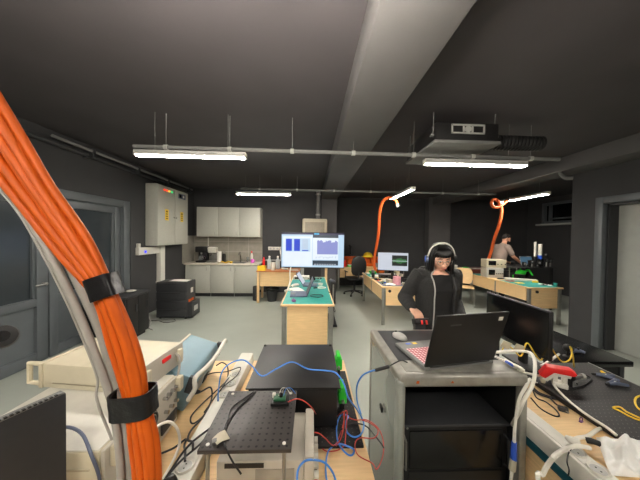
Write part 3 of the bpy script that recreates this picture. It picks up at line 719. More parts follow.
MB().box(-.34, .5, -.1, .24, 0, .04, bev=.012).build('stand_base', 'charcoal', t)
# ---- air purifier on the far wall with its duct
t = thing('air_purifier', 'cream air filter unit on the far wall above the big screen', 'air purifier', (.02, YF, 1.5))
px0, px1, py0 = -.26, .46, YF-.26
MB().box(px0, px1, py0, YF-.005, 1.45, 2.2, bev=.04, seg=4).build('casing', 'beige', t, world=True)
MB().box(px0+.08, px1-.08, py0-.008, py0, 1.5, 2.1, bev=.004).build('filter_grille', 'filter', t, world=True)
MB().box(.2, .32, py0+.01, py0+.06, 2.2, 2.21, bev=.003).build('control_panel', 'charcoal', t, world=True)
MB().tube([(.19, YF-.09, 2.2), (.19, YF-.09, 3.04)], .06, n=14, sub=1).build('duct', 'grey', t, world=True)
b = MB()
for z in (2.3, 2.9): b.lathe([(.061, 0), (.07, .01), (.07, .04), (.061, .05)], (.19, YF-.09, z))
b.each('collar', 'grey_lt', t, world=True)

# ---- far desk below the black wall
desk('far wooden desk with an orange tool holder against the black wall', .82, 2.75, 7.4, 8.12, panel_left=False, front_z=.42)
Z = .75
t = thing('tool_holder', 'orange plastic tool holder on the far desk', 'tool holder', (1.6, 7.7, Z))
MB().box(.95, 2.35, 7.62, 7.86, Z, Z+.1, bev=.01).build('base', 'orange', t, world=True); MB().box(.95, 2.35, 7.82, 7.87, Z+.1, Z+.3, bev=.01).build('back', 'orange', t, world=True)
for k in range(7): MB().box(1.0+k*.19, 1.13+k*.19, 7.66, 7.8, Z+.1, Z+.2+.05*(k % 3), bev=.008).build('compartment', 'orange', t, world=True)
t = thing('safety_helmet', 'yellow safety helmet beside the arched orange hose', 'helmet', (1.86, 7.7, 1.06))
b = MB(); b.sph((1.86, 7.78, 1.06), (.15, .18, .14)); bmesh.ops.bisect_plane(b.bm, geom=b.bm.verts[:]+b.bm.edges[:]+b.bm.faces[:], plane_co=(0, 0, 1.05), plane_no=(0, 0, -1), clear_outer=True); b.build('shell', 'yellow', t, world=True)
MB().lathe([(.14, 1.05), (.2, 1.045), (.2, 1.055), (.14, 1.065)], (1.86, 7.78, 0), cap=False).build('brim', 'yellow', t, world=True)
cbox('red box on the far desk beside the chair', (1.0, 7.5, Z), (.16, .12, .18), .3, 'red', lid='red')
t = thing('microscope', 'black microscope on the far desk behind the office chair', 'microscope', (1.3, 7.95, Z))
MB().box(1.2, 1.42, 7.92, 8.08, Z, Z+.03, bev=.006).build('base', 'black', t, world=True); MB().tube([(1.31, 8.02, Z+.03), (1.31, 8.03, 1.2), (1.31, 8.0, 1.3)], .03).build('arm', 'black', t, world=True); MB().tube([(1.31, 7.95, 1.1), (1.31, 8.0, 1.32), (1.27, 7.9, 1.4)], .04).build('tube', 'black', t, world=True)
cbox('green box on the far desk behind the office chair', (1.24, 7.5, Z), (.16, .12, .05), 0, 'green', lid='white')
cbox('grey parts box on the far desk under the orange hose', (2.1, 7.5, Z), (.2, .1, .12), .1, 'grey'); cbox('tan carton at the far end of the far desk', (2.5, 7.6, Z), (.25, .2, .2), -.1, 'wood', lid='wood')
# ---- office chair
t = thing('office_chair', 'black office chair turned away at the far desk', 'chair', (1.28, 6.95, 0), .25)
b = MB(); b.box(-.23, .23, -.22, .22, .45, .52, bev=.03, seg=3); b.build('seat', 'black', t)
b = MB()
def bk(u, v):
    a = (u-.5)*2; zz = .62+.5*v; ww = .2+.05*math.sin(PI*min(v*1.1, 1)); return (a*ww*math.sqrt(max(.05, 1-max(0, v-.6)**2*4)), -.24+.05*a*a-.04*math.sin(PI*v), zz)
b.sheet(bk, 10, 10, .0); b.bm.free(); b = MB()
b.rings([[(math.cos(a)*ww, -.25+math.sin(a)*.03-.03*math.sin(PI*(z-.6)/.55), z) for a in [2*PI*k/20 for k in range(20)]] for z, ww in ((.60, .10), (.63, .18), (.72, .225), (.85, .235), (.98, .225), (1.08, .19), (1.13, .12), (1.15, .05))])
b.build('backrest', 'black', t)
MB().tube([(0, 0, .44), (0, -.2, .46), (0, -.28, .6), (0, -.27, .8)], .022).build('back_bar', 'charcoal', t); MB().cyl((0, 0, .1), (0, 0, .45), .028).build('column', 'black', t)
for k in range(5):
    a = k*2*PI/5+.2; MB().tube([(0, 0, .12), (.16*math.cos(a), .16*math.sin(a), .1), (.29*math.cos(a), .29*math.sin(a), .07)], [.025, .02, .015]).build('base_arm', 'black', t)
    q = (.29*math.cos(a), .29*math.sin(a)); MB().cyl((q[0]-.02*math.sin(a), q[1]+.02*math.cos(a), .03), (q[0]+.02*math.sin(a), q[1]-.02*math.cos(a), .03), .03, n=14).build('caster', 'black', t)
for s in (-1, 1): MB().tube([(s*.2, 0, .47), (s*.28, 0, .5), (s*.28, .0, .68), (s*.27, .1, .69), (s*.27, -.12, .69)], .014).build('armrest', 'black', t)

# ---- desk behind the woman
desk('cluttered wooden desk behind the woman with the headphones', 1.36, 2.16, 4.52, 6.3, front_z=.38)
MB().cyl((1.52, 4.548, .66), (1.52, 4.53, .66), .028).build('cable_grommet', 'black', [o for o in COL.objects if o.get('label', '').startswith('cluttered wooden desk')][0], world=True)
Z = .75
mat_on('teal work mat at the far end of the cluttered desk', 1.39, 1.8, 5.6, 6.27, Z); mat_on('dark blue mat at the near end of the cluttered desk', 1.4, 2.1, 4.56, 5.05, Z, 'slate')
mo, s, M = monitor('tilted monitor with a green plot on the cluttered desk', (1.80, 5.2, Z), -.24, .66, .41, .41, 'scr_grey', tilt=-.05)
for a in (mo,):
    pl = MB().box(-.02, .3, -.004, -.002, -.09, .14).xf(M).build('plot', 'scr_black', s)
    rd = random.Random(2)
    for k in range(16): x = .0+k*.018; hh = .02+.03*math.exp(-((k-8)/4)**2)+.012*rd.random(); MB().box(x, x+.009, -.0055, -.004, .02-hh, .02+hh).xf(M).build('trace', 'scr_green', s)
    MB().box(-.02, .3, -.0058, -.004, .012, .022).xf(M).build('trace', 'scr_grey', s)
roll('pink roll standing on the near end of the cluttered desk', (1.72, 4.72, Z+.003), .075, .16, 'pink')
bottle('pink bottle lying with tools on the cluttered desk', (1.74, 4.9, Z+.003), .04, .12, 'pink')
cbox('black parts box behind the pink roll', (1.95, 4.85, Z+.003), (.2, .2, .12), .2, 'black'); cbox('white parts tray in the middle of the cluttered desk', (1.62, 5.1, Z), (.15, .09, .05), .3, 'white')
sheet('crumpled white sheet at the near edge of the cluttered desk', 1.56, 4.68, Z+.003, .2, .14, .2, amp=.012); sheet('white sheet on the teal mat of the cluttered desk', 1.55, 5.75, Z+.003, .2, .28, -.2)
pcb('green circuit board at the near edge of the cluttered desk', (1.5, 4.95, Z+.003), .4, .16, .12); pcb('circuit board beside the tilted monitor foot', (1.48, 5.4, Z), -.3, .2, .14); pcb('circuit board beyond the tilted monitor', (1.75, 5.85, Z), .1, .18, .1)
cbox('orange parts bin on the far end of the cluttered desk', (1.8, 6.14, Z), (.15, .2, .1), 0, 'orange'); cbox('green parts bin beside the orange parts bin', (1.6, 6.15, Z+.003), (.14, .16, .06), .1, 'green')
instrument('small dark instrument at the far end of the cluttered desk', (2.02, 6.05, Z), (.2, .2, .12), .2, 'charcoal', 'black', 3)
coil('white cable heap on the cluttered desk by the monitor', (1.98, 5.05, Z+.0), .09, 'white_cable', .008, 3, seed=5); coil('yellow cable heap on the cluttered desk', (1.62, 4.95, Z+.003), .07, 'yellow_cable', .004, 3, seed=6); coil('black cable heap at the near edge of the cluttered desk', (2.03, 4.7, Z+.003), .07, 'black_cable', .006, 3, seed=7)
tool('red screwdriver lying on the cluttered desk', (1.44, 5.1, Z), .9, .18, 'red'); tool('yellow screwdriver lying on the cluttered desk', (1.5, 5.25, Z), 1.5, .18, 'yellow')
cup('white pot on the cluttered desk behind the monitor', (2.08, 5.45, Z), .05, .1, 'white'); cbox('beige carton on the cluttered desk beyond the white pot', (2.05, 5.68, Z), (.12, .1, .12), .4, 'beige', lid='beige')
t = thing('clamp_stand', 'black clamp stand beside the tilted monitor', 'stand', (2.1, 5.28, Z))
MB().box(2.04, 2.14, 5.29, 5.39, Z, Z+.015, bev=.004).build('base', 'black', t, world=True); MB().cyl((2.1, 5.34, Z), (2.1, 5.34, Z+.36), .008).build('rod', 'steel', t, world=True); MB().tube([(2.1, 5.34, Z+.3), (2.12, 5.27, Z+.3), (2.13, 5.22, Z+.28)], [.02, .015, .022]).build('clamp', 'black', t, world=True)

# ---- hoses
def hose(label, pts, r):
    t = thing('orange_hose', label, 'hose', pts[-1]); MB().tube(pts, r, n=12, sub=8).build('hose', 'orange_hose', t, world=True)
    p0, p1 = Vector(pts[0]), Vector(pts[1]); dr = (p1-p0).normalized(); MB().cyl(p0-dr*.02, p0+dr*.06, r*1.25).build('end_sleeve', 'grey', t, world=True); return t
yh = 5.48
q = lambda x, y, d_=yh: tuple(D(x, y, d_))
hose('orange hose arching from the far conduit down to the cluttered desk', [q(398, 206), q(395.5, 200), q(389, 197.5), q(382.5, 202, 5.55), q(379.5, 214, 5.7), q(378.3, 235, 5.9), (1.66, 6.25, 1.05), (1.72, 6.28, .785)], .035)
hose('orange hose with a curl hanging down to the desk of the man', [q(509, 199), q(500, 206), q(494, 207), q(491.5, 203), q(494, 199.5), q(499, 202), q(501.5, 212), q(499, 225), q(494, 240, 5.7), q(491, 252, 5.95), (4.57, 6.05, 1.05), (4.56, 6.08, .785)], .035)

# ---- dark table, chair with light wood back
desk('dark reddish table by the back wall behind the woman', 4.2, 5.9, 7.0, 7.75, top='wood_dark', panel_left=False, front_z=.5, legs='charcoal')
cbox('small white box on the dark reddish table beside the woman', (4.35, 7.2, .75), (.22, .14, .1), .1, 'white', lid='white'); cbox('green-lidded box at the near corner of the dark reddish table', (4.7, 7.12, .75), (.14, .12, .05), 0, 'white', lid='green'); sheet('papers on the dark reddish table near the hose', 5.15, 7.3, .75, .3, .2, .1)
t = thing('wooden_chair', 'light wood chair with thin metal legs behind the woman', 'chair', (3.95, 6.0, 0), -.5)
b = MB(); b.box(-.2, .2, -.2, .2, .44, .46, bev=.008); b.build('seat', 'wood', t)
b = MB()
b.rings([[(x*ww, .21+.04*(1-x*x)+dy+z*.06, .5+z*.4) for x, dy in ((-1, 0), (-.5, 0), (0, 0), (.5, 0), (1, 0), (1, -.016), (.5, -.016), (0, -.016), (-.5, -.016), (-1, -.016))] for z, ww in ((0, .12), (.15, .19), (.5, .2), (.8, .19), (1, .14))])
b.build('backrest', 'wood', t)
for sx in (-1, 1):
    MB().tube([(sx*.19, -.19, .44), (sx*.2, -.21, 0)], .011, sub=1).build('leg', 'steel', t); MB().tube([(sx*.19, .2, .6), (sx*.19, .2, .44), (sx*.2, .24, 0)], .011, sub=1).build('leg', 'steel', t)

# ---- desk of the man
desk('wooden desk with teal mat and optics beside the corner of the side wall', 4.26, 4.97, 4.52, 6.3, front_z=.33)
dm = [o for o in COL.objects if o.get('label', '').startswith('wooden desk with teal mat and optics')][0]
MB().cyl((4.45, 4.548, .66), (4.45, 4.53, .66), .028).build('cable_grommet', 'black', dm, world=True)
mat_on('teal work mat on the near end of the desk with optics', 4.28, 4.95, 4.54, 5.3, Z); mat_on('teal mat strip at the far end of the desk with optics', 4.28, 4.55, 5.95, 6.27, Z)
instrument('grey power supply at the far end of the desk with optics, lower of two', (4.45, 5.74, Z), (.37, .26, .235), -.1, 'inst_grey', 'grey_lt', 4)
instrument('cream instrument lying on the grey power supply', (4.49, 5.75, Z+.238), (.44, .24, .20), -.12, 'beige', 'beige', 3)
t = thing('optics_platform', 'black raised optics breadboard on the desk of the man', 'breadboard', (4.78, 5.75, Z))
MB().box(-.08, 1.07, -.25, .5, .255, .27, bev=.003).build('plate', 'perf_black', t)
for x in (-.04, .14):
    for y in (-.2, .45): MB().cyl((x, y, 0), (x, y, .255), .012).build('post', 'steel', t)
for y in (-.2, .45): MB().box(.98, 1.02, y-.02, y+.02, -.75, .255).build('support_leg', 'black', t)
PZ = Z+.27
t = laptop('blue-lit laptop standing open on the raised optics breadboard', (5.57, 5.87, PZ), .05, .34, .22, 105, 'grey', 'scr_teal')
t = thing('optical_column', 'white and blue optical tube on the raised breadboard', 'optics', (5.53, 5.6, PZ))
MB().cyl((5.53, 5.6, PZ), (5.53, 5.6, PZ+.2), .03).build('mount', 'black', t, world=True); MB().cyl((5.53, 5.6, PZ+.2), (5.53, 5.6, PZ+.29), .046).build('ring', 'blue', t, world=True); MB().cyl((5.53, 5.6, PZ+.29), (5.53, 5.6, PZ+.56), .04).build('tube', 'white', t, world=True); MB().box(5.47, 5.59, 5.54, 5.66, PZ, PZ+.02, bev=.003).build('foot', 'black', t, world=True)
MB().box(5.575, 5.6, 5.59, 5.63, PZ+.02, PZ+.58, bev=.004).build('rail', 'black', t, world=True)
t = thing('white_post', 'slim white post standing by the optical tube', 'optics', (5.41, 5.6, PZ))
MB().cyl((5.41, 5.6, PZ+.2), (5.41, 5.6, PZ+.61), .025).build('post', 'white', t, world=True); MB().cyl((5.41, 5.6, PZ), (5.41, 5.6, PZ+.26), .03).build('holder', 'black', t, world=True); MB().box(5.36, 5.46, 5.55, 5.65, PZ, PZ+.015).build('foot', 'black', t, world=True)
OB = ['black lens holder on the optics breadboard near the laptop', 'black mirror mount on the optics breadboard by the tube', 'black mirror mount at the corner of the optics breadboard', 'tall black stage beside the optical tube', 'small black mount on the optics breadboard next to the hand', 'low black mount in front of the white post']
for k, (x, y, h) in enumerate(((5.30, 5.56, .12), (5.66, 5.56, .16), (5.80, 5.60, .14), (5.72, 5.66, .28), (5.16, 5.62, .06), (5.44, 5.53, .10))):
    t = thing('optic_mount', OB[k], 'optics', (x, y, PZ))
    MB().box(-.035, .035, -.03, .03, 0, .014, bev=.003).build('foot', 'black', t); MB().cyl((0, 0, .01), (0, 0, h), .014).build('post', 'steel' if k < 3 else 'black', t)
    MB().box(-.04, .04, -.018, .018, h-.03, h+.06, bev=.004).build('holder', 'black', t); MB().cyl((0, -.02, h+.015), (0, .02, h+.015), .026).build('lens', 'glass' if k < 3 else 'grey', t); MB().cyl((.04, 0, h+.035), (.065, 0, h+.035), .008).build('screw', 'chrome', t)
t = thing('green_clamp', 'bright green plastic part hanging below the optics breadboard', 'part', (5.08, 5.36, .78))
t.location = (5.02, 5.56, Z)
MB().cyl((0, 0, .1), (0, 0, .254), .012).build('post', 'green', t)
MB().sph((0, 0, .13), (.14, .05, .08)).build('body', 'green', t); MB().tube([(.08, 0, .14), (.2, 0, .2), (.28, -.02, .08)], [.03, .025, .02]).build('arm', 'green', t); MB().box(-.2, -.06, -.05, .05, .0, .09, bev=.006).build('foot', 'green', t)
t = thing('white_board', 'long white plastic duct piece lying on the teal mat', 'part', (4.75, 5.26, Z+.003), -.45)
MB().box(-.3, .3, -.06, .06, 0, .045, bev=.008).build('body', 'white', t); MB().box(-.3, -.26, -.05, .05, .005, .04).build('end', 'blue', t)
t = thing('pliers', 'black pliers lying at the near end of the teal mat', 'tool', (4.72, 4.72, Z+.003), .3)
for s in (-1, 1): MB().tube([(0, 0, .012), (.05, s*.02, .012), (.13, s*.03, .012)], [.008, .01, .008]).build('handle', 'black', t); MB().tube([(0, 0, .012), (-.05, s*.008, .012)], [.011, .004], sub=1).build('jaw', 'steel', t)
MB().cyl((0, 0, .002), (0, 0, .024), .012).build('pivot', 'steel', t)
sheet('white card on the teal mat next to the pliers', 4.85, 4.78, Z+.003, .1, .2, .5); sheet('yellow card on the teal mat of the desk with optics', 4.45, 4.95, Z+.003, .16, .12, .1, 'yellow')
t = thing('yellow_tape', 'yellow-black cable reel at the edge of the optics desk', 'reel', (4.9, 5.28, Z+.003))
roll('yellow ring standing near the white duct piece', (4.9, 5.05, Z+.003), .05, .03, 'yellow'); bpy.data.objects.remove(t)
cbox('black tool case at the back of the optics desk near the wall corner', (4.87, 5.42, Z+.003), (.16, .12, .1), 0, 'black', lid='black'); cup('teal pot at the near corner of the optics desk', (4.9, 4.62, Z+.003), .035, .07, 'teal')
coil('red cable loop under the optics breadboard', (4.42, 5.15, Z+.003), .09, 'red_cable', .005, 1.2, seed=9); coil('black cable heap under the optics breadboard', (4.42, 5.42, Z+.003), .07, 'black_cable', .007, 3, seed=10)
# ---- more clutter on the three desks
Z = .75
instrument('low grey instrument under the tilted monitor', (1.78, 5.5, Z), (.4, .24, .09), -.2, 'grey', 'charcoal', 4)
cbox('low black case at the side of the cluttered desk, before the monitor', (1.98, 5.0, Z+.003), (.22, .14, .05), -.3, 'black', lid='charcoal')
cbox('small olive carton beside the pink roll on the cluttered desk', (1.6, 4.82, Z+.003), (.1, .08, .07), .5, 'beige', lid='beige_dark')
roll('clear-brown tape roll lying behind the pink roll', (1.86, 4.66, Z+.003), .05, .04, 'beige_dark')
sheet('crumpled pale plastic sheet beside the pink roll', 1.92, 4.72, Z+.02, .2, .16, .7, 'bag_white', 'plastic_sheet', 'sheet', .02)
cup('dark cup beside the low grey instrument', (1.46, 5.56, Z), .04, .1, 'charcoal'); cup('grey cup of tools near the far end of the cluttered desk', (1.56, 5.95, Z+.003), .045, .11, 'grey')
tool('blue screwdriver pointing at the pink roll', (1.5, 4.86, Z+.003), .2, .17, 'blue')
tool('black cutter near the edge of the dark blue mat', (1.44, 4.75, Z+.003), 1.2, .14, 'black', 'cutter')
coil('dark cable heap behind the olive carton', (1.47, 5.2, Z), .08, 'black_cable', .007, 3, seed=31); coil('pale cable heap at the far end of the cluttered desk', (1.45, 6.1, Z+.003), .06, 'white_cable', .006, 3, seed=32)
coil('white cable heap on the teal mat by the slate laptop', (.2, 4.35, Z+.003), .08, 'white_cable', .005, 2.5, seed=33); coil('dark cable heap at the far edge of the teal mat', (.2, 5.3, Z+.003), .05, 'black_cable', .006, 3, seed=34)
t = thing('handset', 'white hand tool lying on papers by the open laptops', 'tool', (-.28, 4.38, Z+.02), .8)
MB().tube([(-.1, 0, .02), (-.03, 0, .03), (.05, 0, .028), (.1, .02, .02)], [.02, .028, .024, .014]).build('body', 'white', t); MB().tube([(.1, .02, .02), (.15, .03, .015)], [.01, .004], sub=1).build('tip', 'steel', t)
LB2 = ['knobbed black stage behind the white post', 'black stage rail at the far side of the optics breadboard', 'short black post beside the open blue-lit laptop']
for k, (x, y, h) in enumerate(((5.40, 5.72, .14), (5.82, 5.85, .18), (5.12, 5.9, .09))):
    t = thing('optic_stage', LB2[k], 'optics', (x, y, PZ))
    MB().box(-.045, .045, -.04, .04, 0, .03, bev=.004).build('base', 'black', t); MB().box(-.03, .03, -.03, .03, .03, h, bev=.004).build('column', 'black_metal', t)
    MB().cyl((.03, 0, h*.6), (.07, 0, h*.6), .012).build('knob', 'chrome', t); MB().box(-.05, .05, -.02, .02, h, h+.02, bev=.003).build('top_plate', 'charcoal', t)
cbox('dark bin under the optics breadboard beside the green plastic part', (4.78, 5.62, Z), (.2, .14, .16), 0, 'charcoal', lid='black')
# ================================================================ FRONT BENCHES
BZ = .74
def bench(label, x0, x1, y0, y1): return desk(label, x0, x1, y0, y1, BZ, panel_front=False, panel_left=False, name='workbench')
lb = bench('birch workbench under the cream instruments and the blue oscilloscope', -1.4, -.525, .2, 1.84)
mb = bench('birch workbench under the black perforated boards and the black box', -.425, .265, .2, 1.84)
rb = bench('birch workbench with a black perforated board, beside the metal rack', 1.175, 2.14, -.2, 1.76)
def trunking(label, x0, x1, y0, y1, sockets):
    t = thing('socket_trunking', label, 'socket trunking', ((x0+x1)/2, (y0+y1)/2, BZ))
    zt = BZ+.06
    MB().box(x0, x1, y0, y1, BZ-.03, zt, bev=.006).build('channel', 'white', t, world=True)
    MB().box(x0+.012, x1-.012, y0+.01, y1-.01, zt, zt+.004, bev=.002).build('cover', 'white_paint', t, world=True)
    for y in sockets:
        s = MB().lathe([(.0, 0), (.026, 0), (.03, .004), (.032, .006), (.035, .0), (.035, -.001)], ((x0+x1)/2, y, zt+.004), 24, cap=False).build('socket', 'white', t, world=True)
        MB().cyl(((x0+x1)/2, y, zt+.0035), ((x0+x1)/2, y, zt+.0048), .024, n=24).build('recess', 'grey_lt', s, world=True)
        for dy in (-.009, .009): MB().cyl(((x0+x1)/2, y+dy, zt+.0048), ((x0+x1)/2, y+dy, zt+.0056), .003, n=8).build('pin_hole', 'black', s, world=True)
    return t
lt = trunking('long white socket trunking between the cream instruments and the perforated board', -.52, -.43, .2, 1.84, [.36, .45, .75, .84, .93, 1.35, 1.45, 1.55])
rt = trunking('long white socket trunking along the edge of the bench by the metal rack', 1.09, 1.172, -.2, 1.74, [.96, .88, .80, 1.25, 1.33])
t = thing('bench_screen', 'upright wooden bench panel with dark teal edge below the white trunking', 'panel', (1.12, .8, 0))
MB().box(1.10, 1.13, -.2, 1.74, .12, .672).build('board', 'wood_y', t, world=True)
MB().box(1.085, 1.135, -.2, 1.74, .672, .708, bev=.004).build('edge_strip', 'teal_dark', t, world=True)
for y in (-.1, 1.7): MB().box(1.09, 1.14, y-.03, y+.03, 0, .12, bev=.004).build('foot', 'steel', t, world=True)
TZ = BZ+.064
# ---------------- black perforated boards on the middle bench
t = thing('perforated_plate', 'black perforated plate lying on the bench below the black box', 'breadboard', (-.05, 1.37, BZ))
MB().box(-.31, .30, -.31, .29, .004, .017, bev=.002).build('plate', 'perf_black', t)
for x in (-.28, .27):
    for y in (-.28, .26): MB().cyl((x, y, 0), (x, y, .004), .012).build('foot', 'black', t)
PZ2 = BZ+.017
t = thing('equipment_box', 'plain black metal equipment box on the perforated plate', 'equipment box', (-.085, 1.385, PZ2))
MB().box(-.21, .225, -.222, .225, .008, .198, bev=.004).build('casing', 'black_metal', t)
MB().box(-.222, .238, -.232, .236, .198, .206, bev=.003).build('lid', 'black_metal', t)
MB().box(-.205, .22, -.227, -.222, .012, .193, bev=.002).build('front_panel', 'black', t)
b = MB()
for x in (-.18, .19):
    for y in (-.19, .19): b.cyl((x, y, 0), (x, y, .009), .014)
b.each('foot', 'black', t)
for x in (.222, -.212): MB().cyl((x, .215, .206), (x, .215, .212), .008).build('corner_screw', 'black', t)
for i, (y, z, lb_) in enumerate(((1.50, .11, 'upper bright green clamp on the side of the black equipment box'), (1.30, .04, 'lower bright green clamp on the side of the black equipment box'))):
    t = thing('green_clip', lb_, 'clamp', (.158, y, PZ2+z))
    MB().box(0, .045, -.03, .03, .0, .07, bev=.006).build('block', 'green', t); MB().box(.01, .035, -.045, .045, .07, .095, bev=.006).build('jaw', 'green', t)
    MB().cyl((.022, -.045, .03), (.022, -.06, .03), .008).build('screw', 'steel', t)
    MB().box(.01, .035, -.012, .012, -z, 0).build('post', 'black', t)
# the raised perforated board
t = thing('optical_breadboard', 'dark perforated breadboard raised on steel pillars over a grey instrument', 'breadboard', (-.36, .778, 1.0))
MB().box(0, .304, 0, .3, -.013, 0, bev=.0015).build('plate', 'perf_dark', t)
for x in (.025, .278):
    for y in (.022, .278): MB().cyl((x, y, -.26), (x, y, -.013), .0065).build('pillar', 'steel', t); MB().cyl((x, y, 0), (x, y, .0025), .006).build('bolt_head', 'white', t)
t = thing('power_supply', 'grey ventilated power supply under the raised perforated breadboard', 'instrument', (-.15, .97, BZ))
MB().box(-.33, -.015, .86, 1.10, BZ+.01, BZ+.145, bev=.006).build('casing', 'inst_grey', t, world=True)
fr = MB().box(-.015, .022, .855, 1.105, BZ+.006, BZ+.16, bev=.006).build('front_panel', 'inst_grey', t, world=True)
for k in range(5): MB().cyl((.022, .88+k*.038, BZ+.07-.0*k), (.04, .88+k*.038, BZ+.07), .0125, n=16).build('knob', 'white', fr, world=True)
for k in range(3): MB().cyl((.022, .9+k*.05, BZ+.03), (.036, .9+k*.05, BZ+.03), .009, n=12).build('binding_post', ('red', 'black', 'green')[k], fr, world=True)
MB().box(.021, .0235, .95, 1.08, BZ+.1, BZ+.145).build('display', 'black_gloss', fr, world=True)
MB().box(-.19, -.05, .857, .86, BZ+.03, BZ+.115).build('vent_grille', 'vent', t, world=True)
MB().box(-.30, -.16, .857, .861, BZ+.122, BZ+.138).build('slot', 'black', t, world=True)
b = MB()
for x in (-.3, -.03):
    for y in (.88, 1.08): b.cyl((x, y, BZ), (x, y, BZ+.012), .012)
b.each('foot', 'black', t, world=True)
for k in range(2): MB().box(-.015, .0225, .853, .856, BZ+.03+.02*k, BZ+.04+.02*k).build('groove', 'grey', fr, world=True)
t = thing('sensor_module', 'small black sensor module with wires on the raised breadboard', 'module', tuple(W(281, 402, 1.0)))
MB().box(-.04, .035, -.028, .028, .0, .014, bev=.003).build('base', 'black', t); MB().box(-.03, .02, -.018, .02, .014, .024, bev=.002).build('board', 'green_pcb', t)
MB().cyl((.0, 0, .024), (.0, 0, .034), .008).build('lens', 'black_gloss', t); MB().box(-.038, -.024, .004, .02, .014, .03, bev=.002).build('connector', 'white', t)
for k in range(3): MB().tube([(.01*k-.01, .005, .024), (.01*k+.0, .01, .05), (.02+.01*k, .02, .045), (.035+.012*k, .024, .02)], .0015).build('wire', ('white_cable', 'grey_cable', 'blue_cable')[k], t)
# twisted lead with a tape flag over the breadboard
P = lambda x, y, z=1.004: tuple(W(x, y, z))
for k, (dx, lb_) in enumerate(((0, 'thin black lead crossing the raised breadboard to the tape flag'), (-4, 'second black lead bowed beside the one crossing the raised breadboard'))):
    cable('instrument_lead', lb_, [P(256+dx*.3, 391), P(247+dx*1.3, 400), P(238+dx*1.6, 408), P(231+dx*.7, 418), P(226+dx*.4, 428), P(223, 436)], .0028, 'black_cable')
t = thing('tape_flag', 'cream tape flag on the black leads at the breadboard corner', 'tape', P(219, 438, 1.002))
def tf(u, v): p = W(212+13*u+5*v, 439-9*u+7*v, 1.006); return (p.x, p.y, 1.006+.006*math.sin(3*u+v))
MB().sheet(tf, 6, 4, .002).build('flag', 'beige', t, world=True)
MB().obox(P(216, 441, 1.006), (.024, .02, .01), (0, 0, .4), .003).build('ferrite', 'grey', t, world=True)
cable('instrument_lead', 'black lead drooping off the front of the raised breadboard', [P(222, 440), P(226, 448), P(229, 455, .985), D(234, 464, .77), D(239, 471, .765), D(241, 474, .765)], .003, 'black_cable')
# red, blue, dark wires around the perforated plate
Q = lambda x, y, z=PZ2+.006: tuple(W(x, y, z))
cable('red_wire', 'red wire from the sensor module down behind the grey power supply', [P(288, 402, 1.02), P(296, 399, 1.03), P(304, 401, 1.02), P(312, 408, .98), D(316, 414, 1.1)], .0023, 'red_cable')
cable('red_wire', 'red wire looping over the perforated plate, nearest the power supply', [D(304, 432, 1.0), D(318, 433, 1.0), D(325, 438, 1.03), Q(335, 445), Q(343, 425), Q(344, 412, .82), Q(336, 417), Q(322, 424), Q(316, 421)], .0023, 'red_cable')
cable('red_wire', 'red wire standing up in a tall loop over the perforated plate', [Q(336, 446), Q(341, 438, .80), Q(344, 424, .86), Q(344, 413, .9), Q(347, 412, .9), Q(346, 430, .82), Q(345, 444)], .0023, 'red_cable')
cable('red_wire', 'red wire with a big loop hanging past the bench edge by the metal rack', [Q(347, 417, .8), Q(356, 420, .8), Q(367, 420, .8), Q(378, 428, .8), Q(383, 440, .77), Q(383, 455, .74), Q(377, 469, .745), Q(372, 463, .75), Q(358, 455), Q(355, 444), Q(360, 438), Q(374, 438, .78), Q(378, 430, .8), Q(370, 423, .82), Q(362, 420, .82)], .0023, 'red_cable')
cable('red_wire', 'red wire lying loose across the birch bench in front of the plate', [Q(318, 444, .745), Q(326, 451, .745), Q(338, 450, .745), Q(346, 444, .76)], .0023, 'red_cable')
cable('black_wire', 'dark grey wire tangled on the perforated plate', [Q(313, 405, .8), Q(325, 422), Q(338, 430), Q(352, 424), Q(366, 426), Q(380, 442, .77), Q(384, 448, .76)], .003, 'black_cable'); 
# blue cables
cable('blue_cable', 'bright blue cable snaking over the black box and round in loops', [W(218, 401, TZ+.01), W(218.5, 390, .88), W(222, 372, 1.0), W(231, 363, 1.03), W(243, 360, 1.03), W(252, 366, 1.0), W(262, 376, .978), W(276, 369, .985), W(292, 362, .99), W(308, 369, .978), W(325, 370.5, .985), W(336, 373, .99), W(344, 384, .97), W(348, 397, .93), W(356, 408, .85), Q(361, 416, .8), Q(364, 425), Q(361, 434), Q(354, 437), Q(347, 432), Q(346, 422, .82), Q(348, 416, .82), Q(341, 415), Q(337, 424), Q(337, 437), Q(340, 446), Q(347, 454, .745), Q(352, 455, .745), Q(354, 450, .745), Q(347, 446, .76), Q(338, 444, .76), Q(329, 450, .745), Q(326, 462, .745), Q(326, 475, .745), Q(327, 482, .745)], .0036, 'blue_cable')
TT = 1.04
t = thing('adapter_cable', 'blue cable with black adapter plug running up to the laptop on the metal rack', 'cable', tuple(Q(360, 415, .8)))
MB().tube([Q(361, 414, .8), D(357, 400, 1.25), D(357, 386, 1.2), D(362, 376, 1.17), D(370, 371.5, 1.16), D(376, 370, 1.16)], .0037).build('cable', 'blue_cable', t, world=True)
MB().tube([D(375, 370.4, 1.16), D(389, 366.5, 1.16)], .0085, n=10, sub=1).build('plug', 'black', t, world=True); MB().tube([D(388, 366.8, 1.16), (.46, 1.19, 1.075), (.5, 1.2, 1.06)], .003).build('lead', 'black_cable', t, world=True)
cable('blue_cable', 'short blue cable arching up at the front of the grey power supply', [D(297, 486, .8), D(298, 470, .82), D(305, 461, .84), D(315, 460, .86), D(325, 463, .87), D(333, 473, .86), D(337, 486, .85)], .0036, 'blue_cable')

